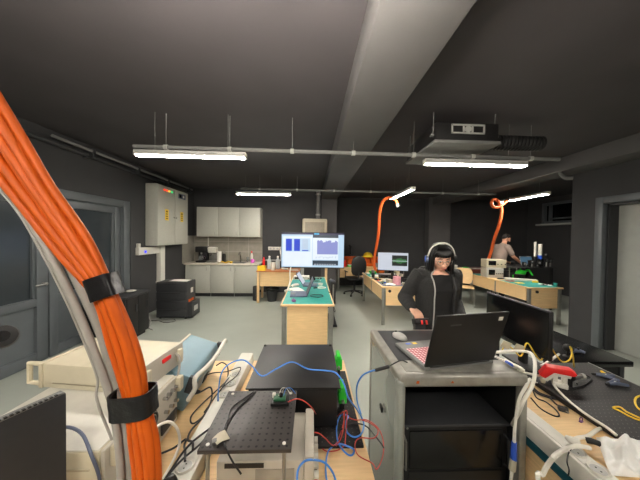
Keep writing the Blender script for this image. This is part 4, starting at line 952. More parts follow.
# ---------------- cream instruments
t = thing('instrument', 'big cream rack instrument with front handles, topmost of its stack', 'instrument', (-.97, 1.243, .985))
A = (-1.20, -.735, 1.10, 1.385, .990, 1.10)
MB().box(*A, bev=.006).build('casing', 'beige', t, world=True)
MB().box(A[0]-.02, A[0], A[2]-.004, A[3]+.004, A[4]-.002, A[5]+.002, bev=.004).build('front_frame', 'beige', t, world=True)
for y in (A[2]+.012, A[3]-.012):
    MB().tube([(A[0]-.02, y, A[5]-.008), (A[0]-.085, y, A[5]-.008), (A[0]-.085, y, A[4]+.012), (A[0]-.02, y, A[4]+.012)], .011, sub=1).build('front_handle', 'beige', t, world=True)
MB().box(A[1], A[1]+.012, A[2]-.003, A[3]+.003, A[4], A[5]+.002, bev=.004).build('rear_panel', 'inst_grey', t, world=True)
MB().box(A[1]+.012, A[1]+.022, A[2]+.13, A[2]+.185, A[4]+.07, A[4]+.09, bev=.003).build('label_strip', 'red', t, world=True)
MB().box(A[1]+.012, A[1]+.032, A[3]-.05, A[3]-.02, A[4]+.02, A[4]+.09, bev=.006).build('corner_foot', 'beige', t, world=True)
MB().box(A[1]+.012, A[1]+.032, A[2]+.02, A[2]+.05, A[4]+.02, A[4]+.09, bev=.006).build('corner_foot', 'beige', t, world=True)
b = MB()
for k in range(6): b.box(A[0]+.05, A[1]-.05, A[2]-.0015, A[2]+.001, A[4]+.022+k*.0, A[4]+.026)
b.build('seam', 'beige_dark', t, world=True)
t.rotation_euler = (0, 0, -.13)
t = thing('instrument', 'white-topped cream instrument below the one with front handles', 'instrument', (-.96, 1.05, BZ))
Bx = (-1.2, -.685, .80, 1.24, BZ+.012, .985)
MB().box(Bx[0], Bx[1], Bx[2], Bx[3], Bx[4], Bx[5]-.004, bev=.006).build('casing', 'beige', t, world=True)
MB().box(Bx[0]+.005, Bx[1]-.005, Bx[2]+.005, Bx[3]-.005, Bx[5]-.006, Bx[5], bev=.002).build('top_cover', 'white', t, world=True)
for z in (.80, .86, .92): MB().box(Bx[0]+.02, Bx[1]-.03, Bx[2]-.003, Bx[2]+.002, z, z+.006).build('side_groove', 'beige_dark', t, world=True)
rp = MB().box(Bx[1], Bx[1]+.014, Bx[2]+.004, Bx[3]-.004, Bx[4], Bx[5]-.004, bev=.004).build('rear_panel', 'inst_grey', t, world=True)
x = Bx[1]+.014
MB().cyl((x, 1.03, .90), (x+.006, 1.03, .90), .042, n=24).build('fan_grille', 'black', rp, world=True)
for r in (.014, .026, .038): MB().tube([(x+.009, 1.03+r*math.cos(a), .90+r*math.sin(a)) for a in [2*PI*k/16 for k in range(17)]], .002, sub=1, n=6).build('fan_ring', 'steel', rp, world=True)
b = MB()
for k in range(5): b.cyl((x, 1.12+.03*k, .94), (x+.018, 1.12+.03*k, .94), .008, n=10)
for k in range(3): b.cyl((x, 1.13+.04*k, .87), (x+.018, 1.13+.04*k, .87), .008, n=10)
b.each('bnc_socket', 'chrome', rp, world=True)
MB().box(x, x+.01, .87, .95, .80, .86, bev=.003).build('power_inlet', 'black', rp, world=True); MB().box(x, x+.008, 1.1, 1.22, .78, .83, bev=.002).build('interface_port', 'charcoal', rp, world=True)
for y in (.84, 1.23): MB().box(x, x+.026, y-.018, y+.018, Bx[5]-.075, Bx[5]-.005, bev=.006).build('corner_foot', 'beige', t, world=True)
b = MB()
for X in (-1.15, -.75):
    for y in (.85, 1.22): b.cyl((X, y, BZ), (X, y, BZ+.014), .015)
b.each('foot', 'black', t, world=True)
# power plugs and cords behind the cream instruments
def cord(label, plug, pts, m, r=.0045, pm=None):
    t = thing('power_cable', label, 'power cord', pts[-1]); pm = pm or m
    a, c = Vector(plug[0]), Vector(plug[1]); MB().tube([a, a.lerp(c, .5), c], [.016, .015, .007], n=10, sub=2, flat=.8).build('plug', pm, t, world=True)
    MB().tube([c]+list(pts), r).build('cable', m, t, world=True); return t
x = Bx[1]+.014
cord('cream power cord with a fat plug in the back of the white-topped instrument', ((x, .91, .93), (x+.055, .93, .935)), [(-.60, .93, .95), (-.57, .98, .94), (-.555, 1.02, .88), (-.555, 1.04, .80), (-.56, 1.0, .76), (-.56, .9, .75)], 'white_cable', .0055)
cord('black power cord low on the white-topped instrument back', ((x+.01, .91, .83), (x+.05, .92, .825)), [(-.62, .98, .80), (-.585, 1.05, .77), (-.56, 1.1, .765), (-.54, 1.05, .78), (-.50, .98, .815), (-.475, .93, TZ+.02)], 'black_cable')
cord('black power cord from the grey-blue scope to the trunking', ((-.665, 1.38, .80), (-.62, 1.38, .80)), [(-.58, 1.42, .80), (-.55, 1.36, .77), (-.545, 1.25, .76), (-.56, 1.15, .765), (-.54, 1.08, .78), (-.49, 1.02, .82), (-.47, .98, TZ+.02)], 'black_cable')
cable('black_cable', 'black cord looping on the birch bench beside the grey-blue scope', [(-.64, 1.66, .80), (-.60, 1.66, .82), (-.55, 1.62, .81), (-.535, 1.56, .76), (-.57, 1.45, .75), (-.60, 1.35, .75), (-.61, 1.25, .755), (-.57, 1.2, .76), (-.535, 1.3, .76), (-.50, 1.42, .82), (-.50, 1.5, .81)], .004, 'black_cable')
cable('black_cable', 'thin black cord from scope back across to the white trunking', [(-.65, 1.5, .82), (-.60, 1.5, .84), (-.53, 1.55, .82), (-.46, 1.6, .82), (-.455, 1.5, .82), (-.5, 1.38, .82), (-.53, 1.22, .80)], .0032, 'black_cable')
cable('black_cable', 'black cord bundle running along the white trunking toward the raised breadboard', [(-.60, .6, .75), (-.56, .75, .76), (-.53, .9, .79), (-.50, 1.0, .82), (-.45, 1.1, .815), (-.40, 1.18, .81)], .0045, 'black_cable')
cable('black_cable', 'second black cord lying on the white trunking by the raised breadboard', [(-.57, .62, .75), (-.54, .8, .79), (-.50, .92, .82), (-.455, 1.02, .815), (-.43, 1.12, .815), (-.385, 1.14, .80)], .004, 'black_cable')
cable('grey_cable', 'grey signal cable hanging down the cream instrument backs', [(-.715, 1.30, 1.06), (-.69, 1.29, 1.04), (-.68, 1.26, .98), (-.67, 1.2, .93), (-.68, 1.13, .90)], .006, 'grey_cable')
cable('blue_grey_cable', 'dark blue cable arching over the white-topped instrument', [(-.97, .84, .99), (-.92, .84, 1.0), (-.84, .84, 1.035), (-.76, .82, 1.03), (-.70, .79, .98), (-.675, .79, .90), (-.68, .79, .80), (-.68, .78, .75)], .005, 'slate')
t = thing('power_plug', 'round black power plug in the white trunking next to the raised breadboard', 'plug', (-.475, .84, TZ))
MB().lathe([(.018, 0), (.02, .02), (.016, .035), (.008, .05)], (-.475, .84, TZ+.006)).build('body', 'black', t, world=True); MB().tube([(-.475, .84, TZ+.05), (-.5, .8, TZ+.06), (-.53, .72, TZ+.03), (-.56, .6, .76)], .004).build('cable', 'black_cable', t, world=True)
# ---------------- grey-blue oscilloscope
t = thing('oscilloscope', 'grey-blue oscilloscope with a white carrying handle seen from behind', 'oscilloscope', (-.785, 1.49, BZ+.037), rot=(0, .34, .03))
w, l, h = .11, .205, .19
b = MB(); b.prism([(-w, .0), (w, .0), (w, h-.05), (w-.03, h), (-w, h)], -l, l, Matrix(((1, 0, 0, 0), (0, 0, 1, 0), (0, 1, 0, .012), (0, 0, 0, 1))), bev=.008); b.build('casing', 'scope_blue', t)
MB().box(-w-.014, -w, -l-.004, l+.004, .01, h+.014, bev=.006).build('front_bezel', 'beige', t)
MB().tube([(w+.006, -l-.01, .09), (w+.02, -l-.016, .16), (w-.0, -l-.004, h+.02), (w+.012, -.08, h+.012), (w+.016, .06, h+.01), (w+.012, l-.02, h+.03), (w+.012, l+.03, h+.03), (w+.012, l+.05, h+.01)], .012).build('carrying_handle', 'white', t)
for y in (-l, l): MB().box(w-.03, w+.01, y-.012, y+.012, h-.07, h+.02, bev=.006).build('corner_bumper', 'charcoal', t)
MB().box(w-.001, w+.004, -.14, -.03, .05, .13, bev=.002).build('vent_panel', 'grey', t); MB().box(w-.001, w+.006, .02, .08, .03, .08, bev=.002).build('power_inlet', 'black', t)
for y in (-.15, .15):
    MB().cyl((.09, y, 0), (.09, y, .014), .012).build('foot', 'black', t)
    MB().tube([(-.09, y, .014), (-.075, y, -.066)], .008, sub=1).build('tilt_leg', 'beige', t)
# ---------------- dark monitor back at the near left
t = thing('monitor', 'dark grey monitor seen from behind before the cream instruments', 'monitor', (-.885, .50, BZ))
a = math.atan2(.114, .05); L = .56
c = MB(); c.box(-L/2, L/2, -.012, .012, .14, .475, bev=.005)
for_ = c.build('case', 'charcoal', t); bez = MB().box(-L/2+.005, L/2-.005, -.011, .011, .474, .479, bev=.001).build('top_edge', 'grey', t)
b = MB()
for k in range(50): b.box(-L/2+.02+k*.0105, -L/2+.026+k*.0105, -.012, -.004, .477, .4805)
b.build('vent_slots', 'black', t)
MB().box(-L/2+.012, L/2-.012, .012, .0135, .16, .46).build('screen', 'black_gloss', t)
MB().box(-.03, .03, -.035, -.012, .01, .3, bev=.006).build('neck', 'black', t); MB().box(-.11, .11, -.08, .07, 0, .012, bev=.004).build('foot', 'black', t)
t.rotation_euler = (0, 0, a); v = Vector((L/2, 0, 0)); v.rotate(Euler((0, 0, a))); t.location = Vector((-.745, .752, BZ)) - v
# dark round object of unknown kind, goose-neck added to carry it
t = thing('round_object', 'unidentified black round object on a goose-neck in front of the dark door', 'lamp', (-1.36, .66, BZ))
hd = D(2, 337, .92); MB().lathe([(.0, -.02), (.03, -.018), (.042, .0), (.038, .016), (.02, .02)], (0, 0, 0)).xf(Matrix.Translation(hd) @ Euler((1.2, 0, .9)).to_matrix().to_4x4()).build('head', 'black', t, world=True)
MB().lathe([(.0, .018), (.018, .019), (.019, .023), (.0, .0235)], (0, 0, 0)).xf(Matrix.Translation(hd) @ Euler((1.2, 0, .9)).to_matrix().to_4x4()).build('lens', 'black_gloss', t, world=True)
MB().tube([hd+Vector((-.02, .02, 0)), hd+Vector((-.1, .0, .05)), (-1.37, .72, 1.1), (-1.36, .66, BZ)], .009).build('neck', 'black', t, world=True); MB().lathe([(.04, 0), (.04, .012), (.015, .02)], (-1.36, .66, BZ)).build('base', 'black', t, world=True)

# ================================================================ HANGING CABLE BUNDLE
t = thing('cable_bundle', 'thick taped bundle of orange and grey cables hanging from the ceiling', 'cable bundle', (-.29, .44, BZ))
ctr = [(-200, -150), (-95, -10), (-45, 72), (-2, 140), (36, 194), (72, 246), (103, 292), (122, 340), (131, 372), (137, 404), (143, 440), (147, 480), (148, 540), (148, 640)]
hw = [20, 27, 29, 29, 25, 20, 14, 15, 15, 14, 15, 15, 14, 13]
rd = random.Random(11)
lay = [(-.92, 0), (-.42, .007), (-.46, -.009), (.0, -.004), (.02, .009), (.45, -.009), (.5, .007), (.93, 0), (.1, -.011)]
def bp(u, v, k):
    x, y = ctr[k]; a = ctr[max(k-1, 0)]; c = ctr[min(k+1, len(ctr)-1)]
    nx, ny = -(c[1]-a[1]), c[0]-a[0]; n = math.hypot(nx, ny); s = -u*hw[k]*.78/n
    tight = 1 if k not in (6, 9) else .8
    return tuple(D(x+nx*s*tight, y+ny*s*tight, .46+v*.9))
for i, (u, v) in enumerate(lay):
    MB().tube([bp(u+(.12*rd.uniform(-1, 1) if k not in (6, 9) else 0), v, k) for k in range(len(ctr))], .0078, n=12, sub=8).build('orange_cable', 'orange', t, world=True)
g1 = [(-120, 60), (-50, 130), (16, 200), (44, 244), (68, 290), (88, 335), (103, 375), (112, 404), (118, 440), (121, 480), (122, 560), (122, 640)]
for i, (dx, dy, dv, rr) in enumerate(((0, 0, 0, .0066), (13, 3, .012, .0088))):
    MB().tube([tuple(D(x+dx*(.35 if k < 3 else (1.0 if k < 6 else .75)), y-dy, .465+dv)) for k, (x, y) in enumerate(g1)], rr, n=12, sub=8).build('grey_cable', 'grey_cable', t, world=True)
MB().tube([tuple(D(x-6, y+2, .47)) for x, y in g1[:7]]+[tuple(D(97, 400, .46)), tuple(D(112, 440, .46))], .0022, sub=8).build('thin_grey_cable', 'grey_cable', t, world=True)
def wrap(c0, c1, half, dz, name='tape'):
    b = MB(); p0, p1 = D(*c0, .46), D(*c1, .46); ax = (p1-p0).normalized(); s = Vector((ax.z, 0, -ax.x)); f = Vector((0, 1, 0))
    b.rings([[p0.lerp(p1, q)+s*(math.copysign(abs(math.cos(an))**.55, math.cos(an))*half*w_)+f*(math.copysign(abs(math.sin(an))**.55, math.sin(an))*dz*w_) for an in [2*PI*k/28 for k in range(28)]] for q, w_ in ((0, .93), (.0, 1), (.3, 1.01), (.6, .99), (1, 1.01), (1, .93))], cap=False); b.build(name, 'tape', t, world=True)
wrap((101, 276), (109, 297), .0235, .0215); wrap((133, 390), (135, 413), .0375, .0245)

# ================================================================ METAL RACK WITH LAPTOP
RX0, RX1, RY0, RY1 = .43, 1.075, 1.122, 1.70
t = thing('equipment_rack', 'worn grey metal equipment rack with open front beside the white trunking', 'rack', ((RX0+RX1)/2, (RY0+RY1)/2, 0))
top = MB(); 
def rim(z0, z1, e): 
    b = MB(); b.box(RX0, RX1, RY0, RY0+e, z0, z1, bev=.014, seg=3); b.box(RX0, RX1, RY1-e, RY1, z0, z1, bev=.014, seg=3); b.box(RX0, RX0+e, RY0+.01, RY1-.01, z0, z1, bev=.014, seg=3); b.box(RX1-e, RX1, RY0+.01, RY1-.01, z0, z1, bev=.014, seg=3); return b
top = MB().box(RX0, RX1, RY0, RY1, TT-.066, TT-.002, bev=.018, seg=4).build('top_frame', 'steel_worn', t, world=True)
MB().box(RX0+.045, RX1-.045, RY0+.14, RY1-.04, TT-.004, TT+.0005, bev=.001).build('top_inlay', 'charcoal', t, world=True)
MB().box(RX0+.045, RX1-.045, RY0+.03, RY0+.13, TT-.004, TT+.0003, bev=.001).build('top_lip', 'steel_worn', t, world=True)
for x in (RX0, RX1-.035):
    for y in (RY0+.006, RY1-.04): MB().box(x, x+.035, y, y+.035, .05, TT-.05, bev=.006).build('post', 'steel_worn', t, world=True)
MB().box(RX0, RX1, RY0, RY1, .05, .09, bev=.008).build('base_frame', 'steel_worn', t, world=True)
MB().box(RX0+.004, RX0+.01, RY0+.04, RY1-.04, .09, TT-.05).build('side_panel', 'acrylic', t, world=True)
MB().box(RX0+.02, RX0+.03, RY0+.04, RY1-.04, .09, TT-.06).build('inner_panel', 'grey_lt', t, world=True)
MB().box(RX0-.006, RX0+.03, RY0-.004, RY0+.05, .06, TT-.03, bev=.014, seg=3).build('corner_profile', 'acrylic', t, world=True)
MB().box(RX1-.03, RX1-.02, RY0+.04, RY1-.04, .09, TT-.05).build('side_panel', 'black', t, world=True); MB().box(RX0+.03, RX1-.03, RY1-.03, RY1-.02, .09, TT-.05).build('back_panel', 'black', t, world=True)
MB().box(RX0+.03, RX1-.03, RY0+.04, RY1-.04, TT-.07, TT-.056).build('inner_roof', 'black', t, world=True)
for x, y in ((432, 0), (466, 0)): pass
for X in (.520, .690):
    b = MB(); b.prism([(-.008, -.005), (.008, -.005), (0, .007)] if X > .6 else [(-.008, -.006), (.006, -.007), (.008, .006), (-.004, .007)], 0, .001, Matrix.Translation((X, RY0-.0005, TT-.035)) @ Matrix.Rotation(PI/2, 4, 'X')); b.build('orange_sticker', 'orange', t, world=True)
for x in (RX0+.05, RX1-.05):
    for y in (RY0+.05, RY1-.05): MB().cyl((x-.012, y, .025), (x+.012, y, .025), .025).build('caster', 'black', t, world=True)
MB().box(RX0-.012, RX0+.0, 1.36, 1.40, .68, .71, bev=.003).build('latch', 'black', t, world=True)
# black server drawer unit inside
t = thing('server_case', 'black rack server case standing inside the open metal rack', 'computer case', (.72, 1.4, .09))
sx0, sx1, sy0, sy1, sz = .468, 1.03, 1.19, 1.62, .735
MB().box(sx0, sx1, sy0, sy1, .092, sz, bev=.006).build('casing', 'black', t, world=True)
MB().box(sx0-.004, sx1+.004, sy0-.012, sy1, sz, sz+.016, bev=.006).build('lid', 'charcoal', t, world=True)
MB().box(sx0+.045, sx1-.03, sy0-.008, sy0, .52, sz-.02, bev=.003).build('front_panel', 'black_gloss', t, world=True)
MB().box(sx0+.045, sx1-.03, sy0-.008, sy0, .12, .505, bev=.003).build('front_panel', 'black', t, world=True)
for x in (sx0+.018, sx1-.018): MB().tube([(x, sy0, .53), (x, sy0-.03, .54), (x, sy0-.03, .68), (x, sy0, .69)], .005, sub=1).build('handle', 'steel' if x < .6 else 'charcoal', t, world=True)
MB().cyl((sx0+.03, sy0-.013, sz+.0), (sx0+.03, sy0-.004, sz+.0), .006).build('bolt', 'chrome', t, world=True)
# laptop
hinge0, hinge1 = Vector((.567, 1.15, 0)), Vector((.972, 1.222, 0)); ang = math.atan2(hinge1.y-hinge0.y, hinge1.x-hinge0.x)
dpt = .285; ctr_ = (hinge0+hinge1)/2 + Vector((-math.sin(ang), math.cos(ang), 0))*(dpt/2)
t = laptop('black laptop open on the metal rack, its red-lit keys facing the woman', (ctr_.x, ctr_.y, TT+.001), ang+PI, .41, dpt, 106, 'black', 'black_gloss', 'keys_red', .29)
lid = [c for c in t.children if c.name.startswith('lid')][0]
M = Matrix.Translation((0, dpt/2-.006, .02)) @ Matrix.Rotation(-(math.radians(106)-PI/2), 4, 'X')
MB().box(-.175, -.15, .006, .0068, .245, .265, bev=.0003).xf(M).build('white_sticker', 'white', lid)
MB().box(.06, .12, .006, .0064, .232, .24).xf(M).build('lid_badge', 'charcoal', lid)
for c in t.children:
    if c.name.startswith('base'): c.data.materials[0] = MATS['grey']
MB().box(.12, .15, -dpt/2+.02, -dpt/2+.04, .018, .0187).build('sticker', 'blue', t); MB().box(.08, .105, -dpt/2+.02, -dpt/2+.04, .018, .0187).build('sticker', 'yellow', t)
m_ = mouse('silver-grey mouse at the far corner of the metal rack', tuple(W(399.5, 338, TT+.001)), .5, 'grey_lt')
t = thing('handheld_device', 'black device with red buttons held by the person with the headphones', 'device', (.83, 1.80, 1.04))
MB().obox((.84, 1.785, 1.062), (.12, .06, .045), (-.3, 0, .1), .01).build('body', 'black', t, world=True)
for k in range(2): MB().obox((.835+.035*k, 1.752, 1.066), (.013, .006, .03), (-.3, 0, .1), .001).build('button', 'red', t, world=True)
MB().box(.80, .88, 1.78, 1.83, .96, 1.045, bev=.008).build('grip', 'charcoal', t, world=True)

# ================================================================ RIGHT BENCH
RZ = BZ
t = thing('perforated_plate', 'big black perforated plate on the bench by the grey side door', 'breadboard', (1.47, .55, RZ))
MB().box(0, .63, -.3, 1.17, .006, .034, bev=.003).build('plate', 'perf_black', t)
MB().box(.626, .633, -.3, 1.17, .026, .036, bev=.001).build('edge_strip', 'steel', t)
for x in (.05, .55):
    for y in (-.25, 1.1): MB().cyl((x, y, 0), (x, y, .008), .015).build('foot', 'black', t)
PB = RZ+.034
t, s_, M_ = monitor('black monitor seen edge-on behind the laptop on the bench', (1.40, 1.62, RZ), 1.46, .55, .315, .315, 'black_gloss', fo=.075)
t.location = (1.5, 1.71, RZ+.034); t.rotation_euler = (0, 0, -PI/2)
cable('white_cable', 'thick white cable coming round from behind the laptop and down the rack corner', [W(494, 352.5, TT+.012), W(512, 351, TT+.02), D(528, 352, 1.3), D(534, 358, 1.2), D(535, 372, 1.13), D(532, 386, 1.1), D(524, 400, 1.08), D(519, 412, 1.1), D(512, 425, 1.16)], .008, 'white_cable')
cable('white_cable', 'white cable winding along the edge of the big perforated plate', [W(505, 360, TT+.01), W(523, 371, TT+.01), (1.12, 1.45, .9), W(548, 378, PB+.02), W(556, 388, PB+.01), W(570, 402, PB), W(590, 417, PB), W(606, 427, PB), W(616, 435, PB)], .007, 'white_cable')
cable('white_cable', 'white cord lying from the trunking sockets onto the birch bench', [W(572, 441, TZ+.008), W(578, 438, TZ+.015), W(588, 436, BZ+.02), W(597, 430, BZ+.01), W(606, 427, BZ+.01)], .008, 'white_cable')
t = thing('power_plug', 'white power plug and cord hanging over the white trunking near the bag', 'plug', tuple(W(574, 443, TZ)))
p = W(577, 441.5, TZ+.012); MB().tube([p, W(571, 440, TZ+.02), W(566, 437, TZ+.02)], [.014, .016, .009], n=10).build('body', 'white', t, world=True)
MB().tube([W(590, 448, TZ+.012), W(578, 446, TZ+.02), W(566, 449, TZ+.015), D(556, 455, .82), D(549, 463, .83), D(543, 474, .84), D(540, 488, .84), (.99, .8, .3), (.97, .78, .012)], .008).build('cable', 'white_cable', t, world=True)
cable('thin_cable', 'thin dark cable hanging across the white trunking face', [W(571, 449, TZ+.01), W(568, 455, TZ), D(567, 462, .86), D(569, 470, .86), D(568, 476, .86)], .0022, 'black_cable')
t = thing('vga_cable', 'white monitor cable with a blue plug hanging along the rack post', 'cable', (1.0, 1.12, .62))
MB().tube([D(530, 379, 1.16), D(525, 388, 1.10), D(519, 400, 1.09), D(515, 425, 1.09), D(514, 444, 1.09)], .007).build('cable', 'white_cable', t, world=True)
MB().tube([D(514, 442, 1.09), D(513.5, 460, 1.09)], [.011, .014], n=10, sub=1).build('plug', 'blue', t, world=True); MB().tube([D(513.5, 459, 1.09), D(512, 470, 1.09)], .014, n=10, sub=1).build('connector', 'beige', t, world=True); MB().tube([D(512, 470, 1.09), D(510, 490, 1.09), (.955, 1.085, .3), (.96, 1.08, .008)], .007, sub=1).build('tail', 'white_cable', t, world=True)
# black adapter tangle
coil('tangle of black cables on the birch bench beside the rack corner', tuple(W(549, 392, BZ+.002)), .10, 'black_cable', .0045, 3.2, seed=21)
cable('black_cable', 'black cord curving over the birch strip toward the white trunking', [W(531, 383, BZ+.07), W(536, 397, BZ+.01), W(546, 402, BZ+.006), W(556, 410, BZ+.006), W(559, 416, BZ+.006), W(552, 415, BZ+.006), W(540, 408, BZ+.02), W(531, 398, TZ+.01)], .004, 'black_cable')
t = thing('adapter_plug', 'small black adapter plug on the birch strip by the perforated plate', 'plug', tuple(W(563, 410, BZ)))
MB().obox(W(563, 409, BZ+.014), (.042, .03, .026), (0, 0, -.6), .006).build('body', 'charcoal', t, world=True); MB().tube([W(566, 411, BZ+.014), W(569, 413, BZ+.012)], .004, sub=1).build('pin', 'steel', t, world=True); MB().tube([W(560, 407, BZ+.014), W(555, 403, BZ+.012), W(548, 396, BZ+.008)], .0045).build('cable', 'black_cable', t, world=True)
t = thing('cable_clip', 'tiny purple cable clip lying on the birch strip', 'clip', tuple(W(581, 422, BZ)))
p = W(581, 422, BZ+.001); MB().obox(p+Vector((0, 0, .003)), (.022, .012, .006), (0, 0, .3), .002).build('base', 'purple', t, world=True); MB().tube([p+Vector((-.007, 0, .005)), p+Vector((-.006, 0, .022)), p+Vector((.006, 0, .022)), p+Vector((.007, 0, .005))], .002).build('loop', 'purple', t, world=True)
# cables running up from behind the laptop
cable('blue_grey_cable', 'white network cable with blue boot behind the laptop', [W(493, 356, TT+.01), W(505, 361, TT+.012), W(518, 368, TT+.01), (1.10, 1.38, .95), W(540, 384, BZ+.02)], .004, 'white_cable')
cable('ethernet_boot', 'blue cable boot on the cable behind the laptop', [W(506, 361.5, TT+.014), W(513, 365.5, TT+.014)], .007, 'blue', 'plug', sub=1)
t = thing('tape_dispenser', 'red-topped white tool stand on the big perforated plate', 'tool stand', tuple(W(557, 386, PB)))
o = W(557, 386, PB)
ar = [(-.10, .05), (-.065, .115), (.045, .125), (.075, .105), (.06, .088), (-.03, .085), (-.07, .035)]
Mx = Matrix.Translation(o+Vector((.015, .0, 0))) @ Matrix.Rotation(-.62, 4, 'Z') @ Matrix(((1, 0, 0, 0), (0, 0, 1, 0), (0, 1, 0, 0), (0, 0, 0, 1)))
MB().prism(ar, -.03, .03, Mx, bev=.006).build('red_cover', 'red', t, world=True)
MB().prism([(-.085, .03), (-.035, .085), (.05, .088), (.045, .07), (-.02, .068), (-.06, .02)], -.026, .026, Mx, bev=.003).build('body', 'white', t, world=True)
for x in (-.022, .022): MB().prism([(x-.011, .0), (x+.011, .0), (x+.011, .075), (x-.011, .075)], -.02, .02, Mx, bev=.003).build('stand_arm', 'white', t, world=True)
MB().prism([(-.035, 0), (.035, 0), (.035, .03), (-.035, .03)], -.03, .03, Mx, bev=.004).build('stand_base', 'white', t, world=True)
MB().prism([(-.09, .0), (-.07, .0), (-.06, .04), (-.085, .045)], -.02, .02, Mx, bev=.003).build('tip', 'beige', t, world=True)
t = thing('lens_mount', 'dark red and black optics holder behind the red-topped tool stand', 'optics', tuple(W(571, 383, PB)))
o = W(570, 386, PB); MB().cyl(o, o+Vector((0, 0, .07)), .012).build('post', 'black', t, world=True); MB().obox(o+Vector((0, 0, .06)), (.05, .03, .045), (0, 0, .2), .005).build('holder', 'black', t, world=True); MB().cyl(o+Vector((.02, 0, .05)), o+Vector((.10, .02, .05)), .01).build('barrel', 'grey', t, world=True); MB().cyl(o+Vector((.095, .02, .05)), o+Vector((.115, .022, .05)), .016).build('cap', 'grey_lt', t, world=True)
cable('black_cable', 'black cord looped on the perforated plate behind the tool stand', [W(572, 388, PB+.005), W(582, 386, PB+.005), W(589, 382, PB+.005), W(591, 378, PB+.006), W(584, 375, PB+.006), W(577, 378, PB+.006), W(577, 384, PB+.006)], .0035, 'black_cable')
# yellow wavy cable
cable('yellow_cable', 'yellow fibre cable in loose waves behind the laptop and tool stand', [D(501, 352, 1.5), D(506, 345, 1.5), D(513, 349, 1.5), D(521, 356, 1.5), D(527, 343, 1.5), D(535, 354, 1.5), D(541, 360, 1.5), D(546, 350, 1.5), D(550, 346, 1.5), D(556, 355, 1.5), D(563, 362, 1.52), D(570, 359, 1.55), D(572, 350, 1.58), D(570, 347, 1.6), D(573, 356, 1.6), W(574, 367, PB+.004)], .0042, 'yellow_cable')
for k, (xa, ya, lb_) in enumerate(((501, 344, 'cream cable tag nearest the laptop lid on the yellow cable'), (514, 347, 'second cream cable tag on the yellow cable, farther from the laptop'))):
    t = thing('cable_tag', lb_, 'tag', tuple(D(xa+4, ya+4, 1.46)))
    o = D(xa+5, ya+1, 1.46); MB().obox(o, (.065, .004, .045), (.2, .35, .1), .001).build('card', 'beige', t, world=True); MB().tube([o+Vector((.02, .005, 0)), o+Vector((.03, .02, -.01)), D(xa+6, ya+5, 1.5)], .002).build('tie', 'white', t, world=True)
cable('white_cable', 'white cable end curling up behind the red-topped tool stand', [W(541, 366, PB+.02), D(548, 362, 1.65), D(555, 357, 1.66), D(559, 354, 1.67)], .008, 'white_cable')
# clips and clamps far along the plate
t = thing('spring_clamp', 'grey-blue spring clamp on the far edge of the perforated plate', 'clamp', tuple(W(612, 381, PB)))
def clamp(o, a):
    c, s = math.cos(a), math.sin(a); R = lambda x, y, z: o+Vector((x*c-y*s, x*s+y*c, z))
    for k in (-1, 1): MB().tube([R(-.05, k*.006, .012), R(0, k*.012, .016), R(.05, k*.03, .012)], [.007, .011, .009]).build('handle', 'slate', t, world=True)
    MB().cyl(R(0, -.016, .016), R(0, .016, .016), .008).build('spring', 'grey_lt', t, world=True); MB().tube([R(-.048, 0, .012), R(-.07, .0, .01)], [.009, .006], sub=1).build('jaw', 'black', t, world=True)
clamp(W(606, 378, PB), -.5)
t = thing('spring_clamp', 'grey-blue spring clamp lying across the other, closer to the yellow loop', 'clamp', tuple(W(613, 387, PB))); clamp(W(615, 385, PB), .1)
MB().obox(W(604, 373, PB+.01), (.012, .05, .012), (0, 0, -.3), .003).build('pad', 'yellow', t, world=True)
cable('yellow_cable', 'yellow fibre loop at the side of the perforated plate', [W(655, 420, PB+.004), W(640, 420, PB+.004), W(629, 416, PB+.004), W(620, 411, PB+.004), W(613, 407.5, PB+.004), W(620, 407, PB+.006), W(627, 412, PB+.005), W(640, 418, PB+.006)], .0042, 'yellow_cable')
cable('yellow_cable', 'second yellow fibre loop curving in above the first at the plate side', [W(660, 394, PB+.02), W(646, 395, PB+.03), W(637, 397, PB+.03), W(635, 402, PB+.02), W(638, 408, PB+.01), W(646, 413, PB+.004)], .0045, 'yellow_cable')
t = thing('plastic_bag', 'crumpled white plastic bag on the perforated plate next to the trunking', 'bag', tuple(W(622, 455, PB)))
rd = random.Random(8); o = W(622, 456, PB)
def bag(u, v):
    p = W(596+44*u+18*v*.8, 437+3*u+38*v, PB+.004); a = math.sin(PI*u)*math.sin(PI*v)
    return (p.x, p.y, PB+.003+.04*a**.6*(1+.5*math.sin(11*u+5*v)+.35*math.sin(17*v-6*u)+.3*abs(math.sin(13*u-9*v))))
MB().sheet(bag, 40, 40, .0015).build('film', 'bag_white', t, world=True); 
t2 = cable('bag_tie', 'black strap sticking out under the crumpled white plastic bag', [W(586, 440, PB+.01), W(592, 441, PB+.014), W(600, 444, PB+.012)], .012, 'black', 'strap')
# ---------------- low black table under the grey door
t = thing('low_table', 'low black table against the side wall by the grey door', 'table', (2.5, 2.3, 0))
MB().box(1.93, 2.58, 1.80, 2.5, .69, .735, bev=.006).build('tabletop', 'black_gloss', t, world=True)
for x in (1.96, 2.52):
    for y in (1.84, 2.44): MB().box(x, x+.04, y, y+.04, 0, .69, bev=.004).build('leg', 'charcoal', t, world=True)
MB().box(2.0, 2.53, 1.85, 1.87, .58, .69).build('apron', 'black', t, world=True)
t = thing('webcam', 'small black camera on the low black table behind the tool stand', 'camera', (2.3, 2.12, .735))
o = W(567.5, 357, .735); MB().lathe([(.03, 0), (.03, .008), (.01, .015), (.008, .05)], o).build('stand', 'black', t, world=True); MB().sph(o+Vector((0, 0, .075)), .032).build('body', 'black', t, world=True); MB().cyl(o+Vector((-.01, -.03, .075)), o+Vector((-.013, -.04, .075)), .014).build('lens', 'black_gloss', t, world=True)
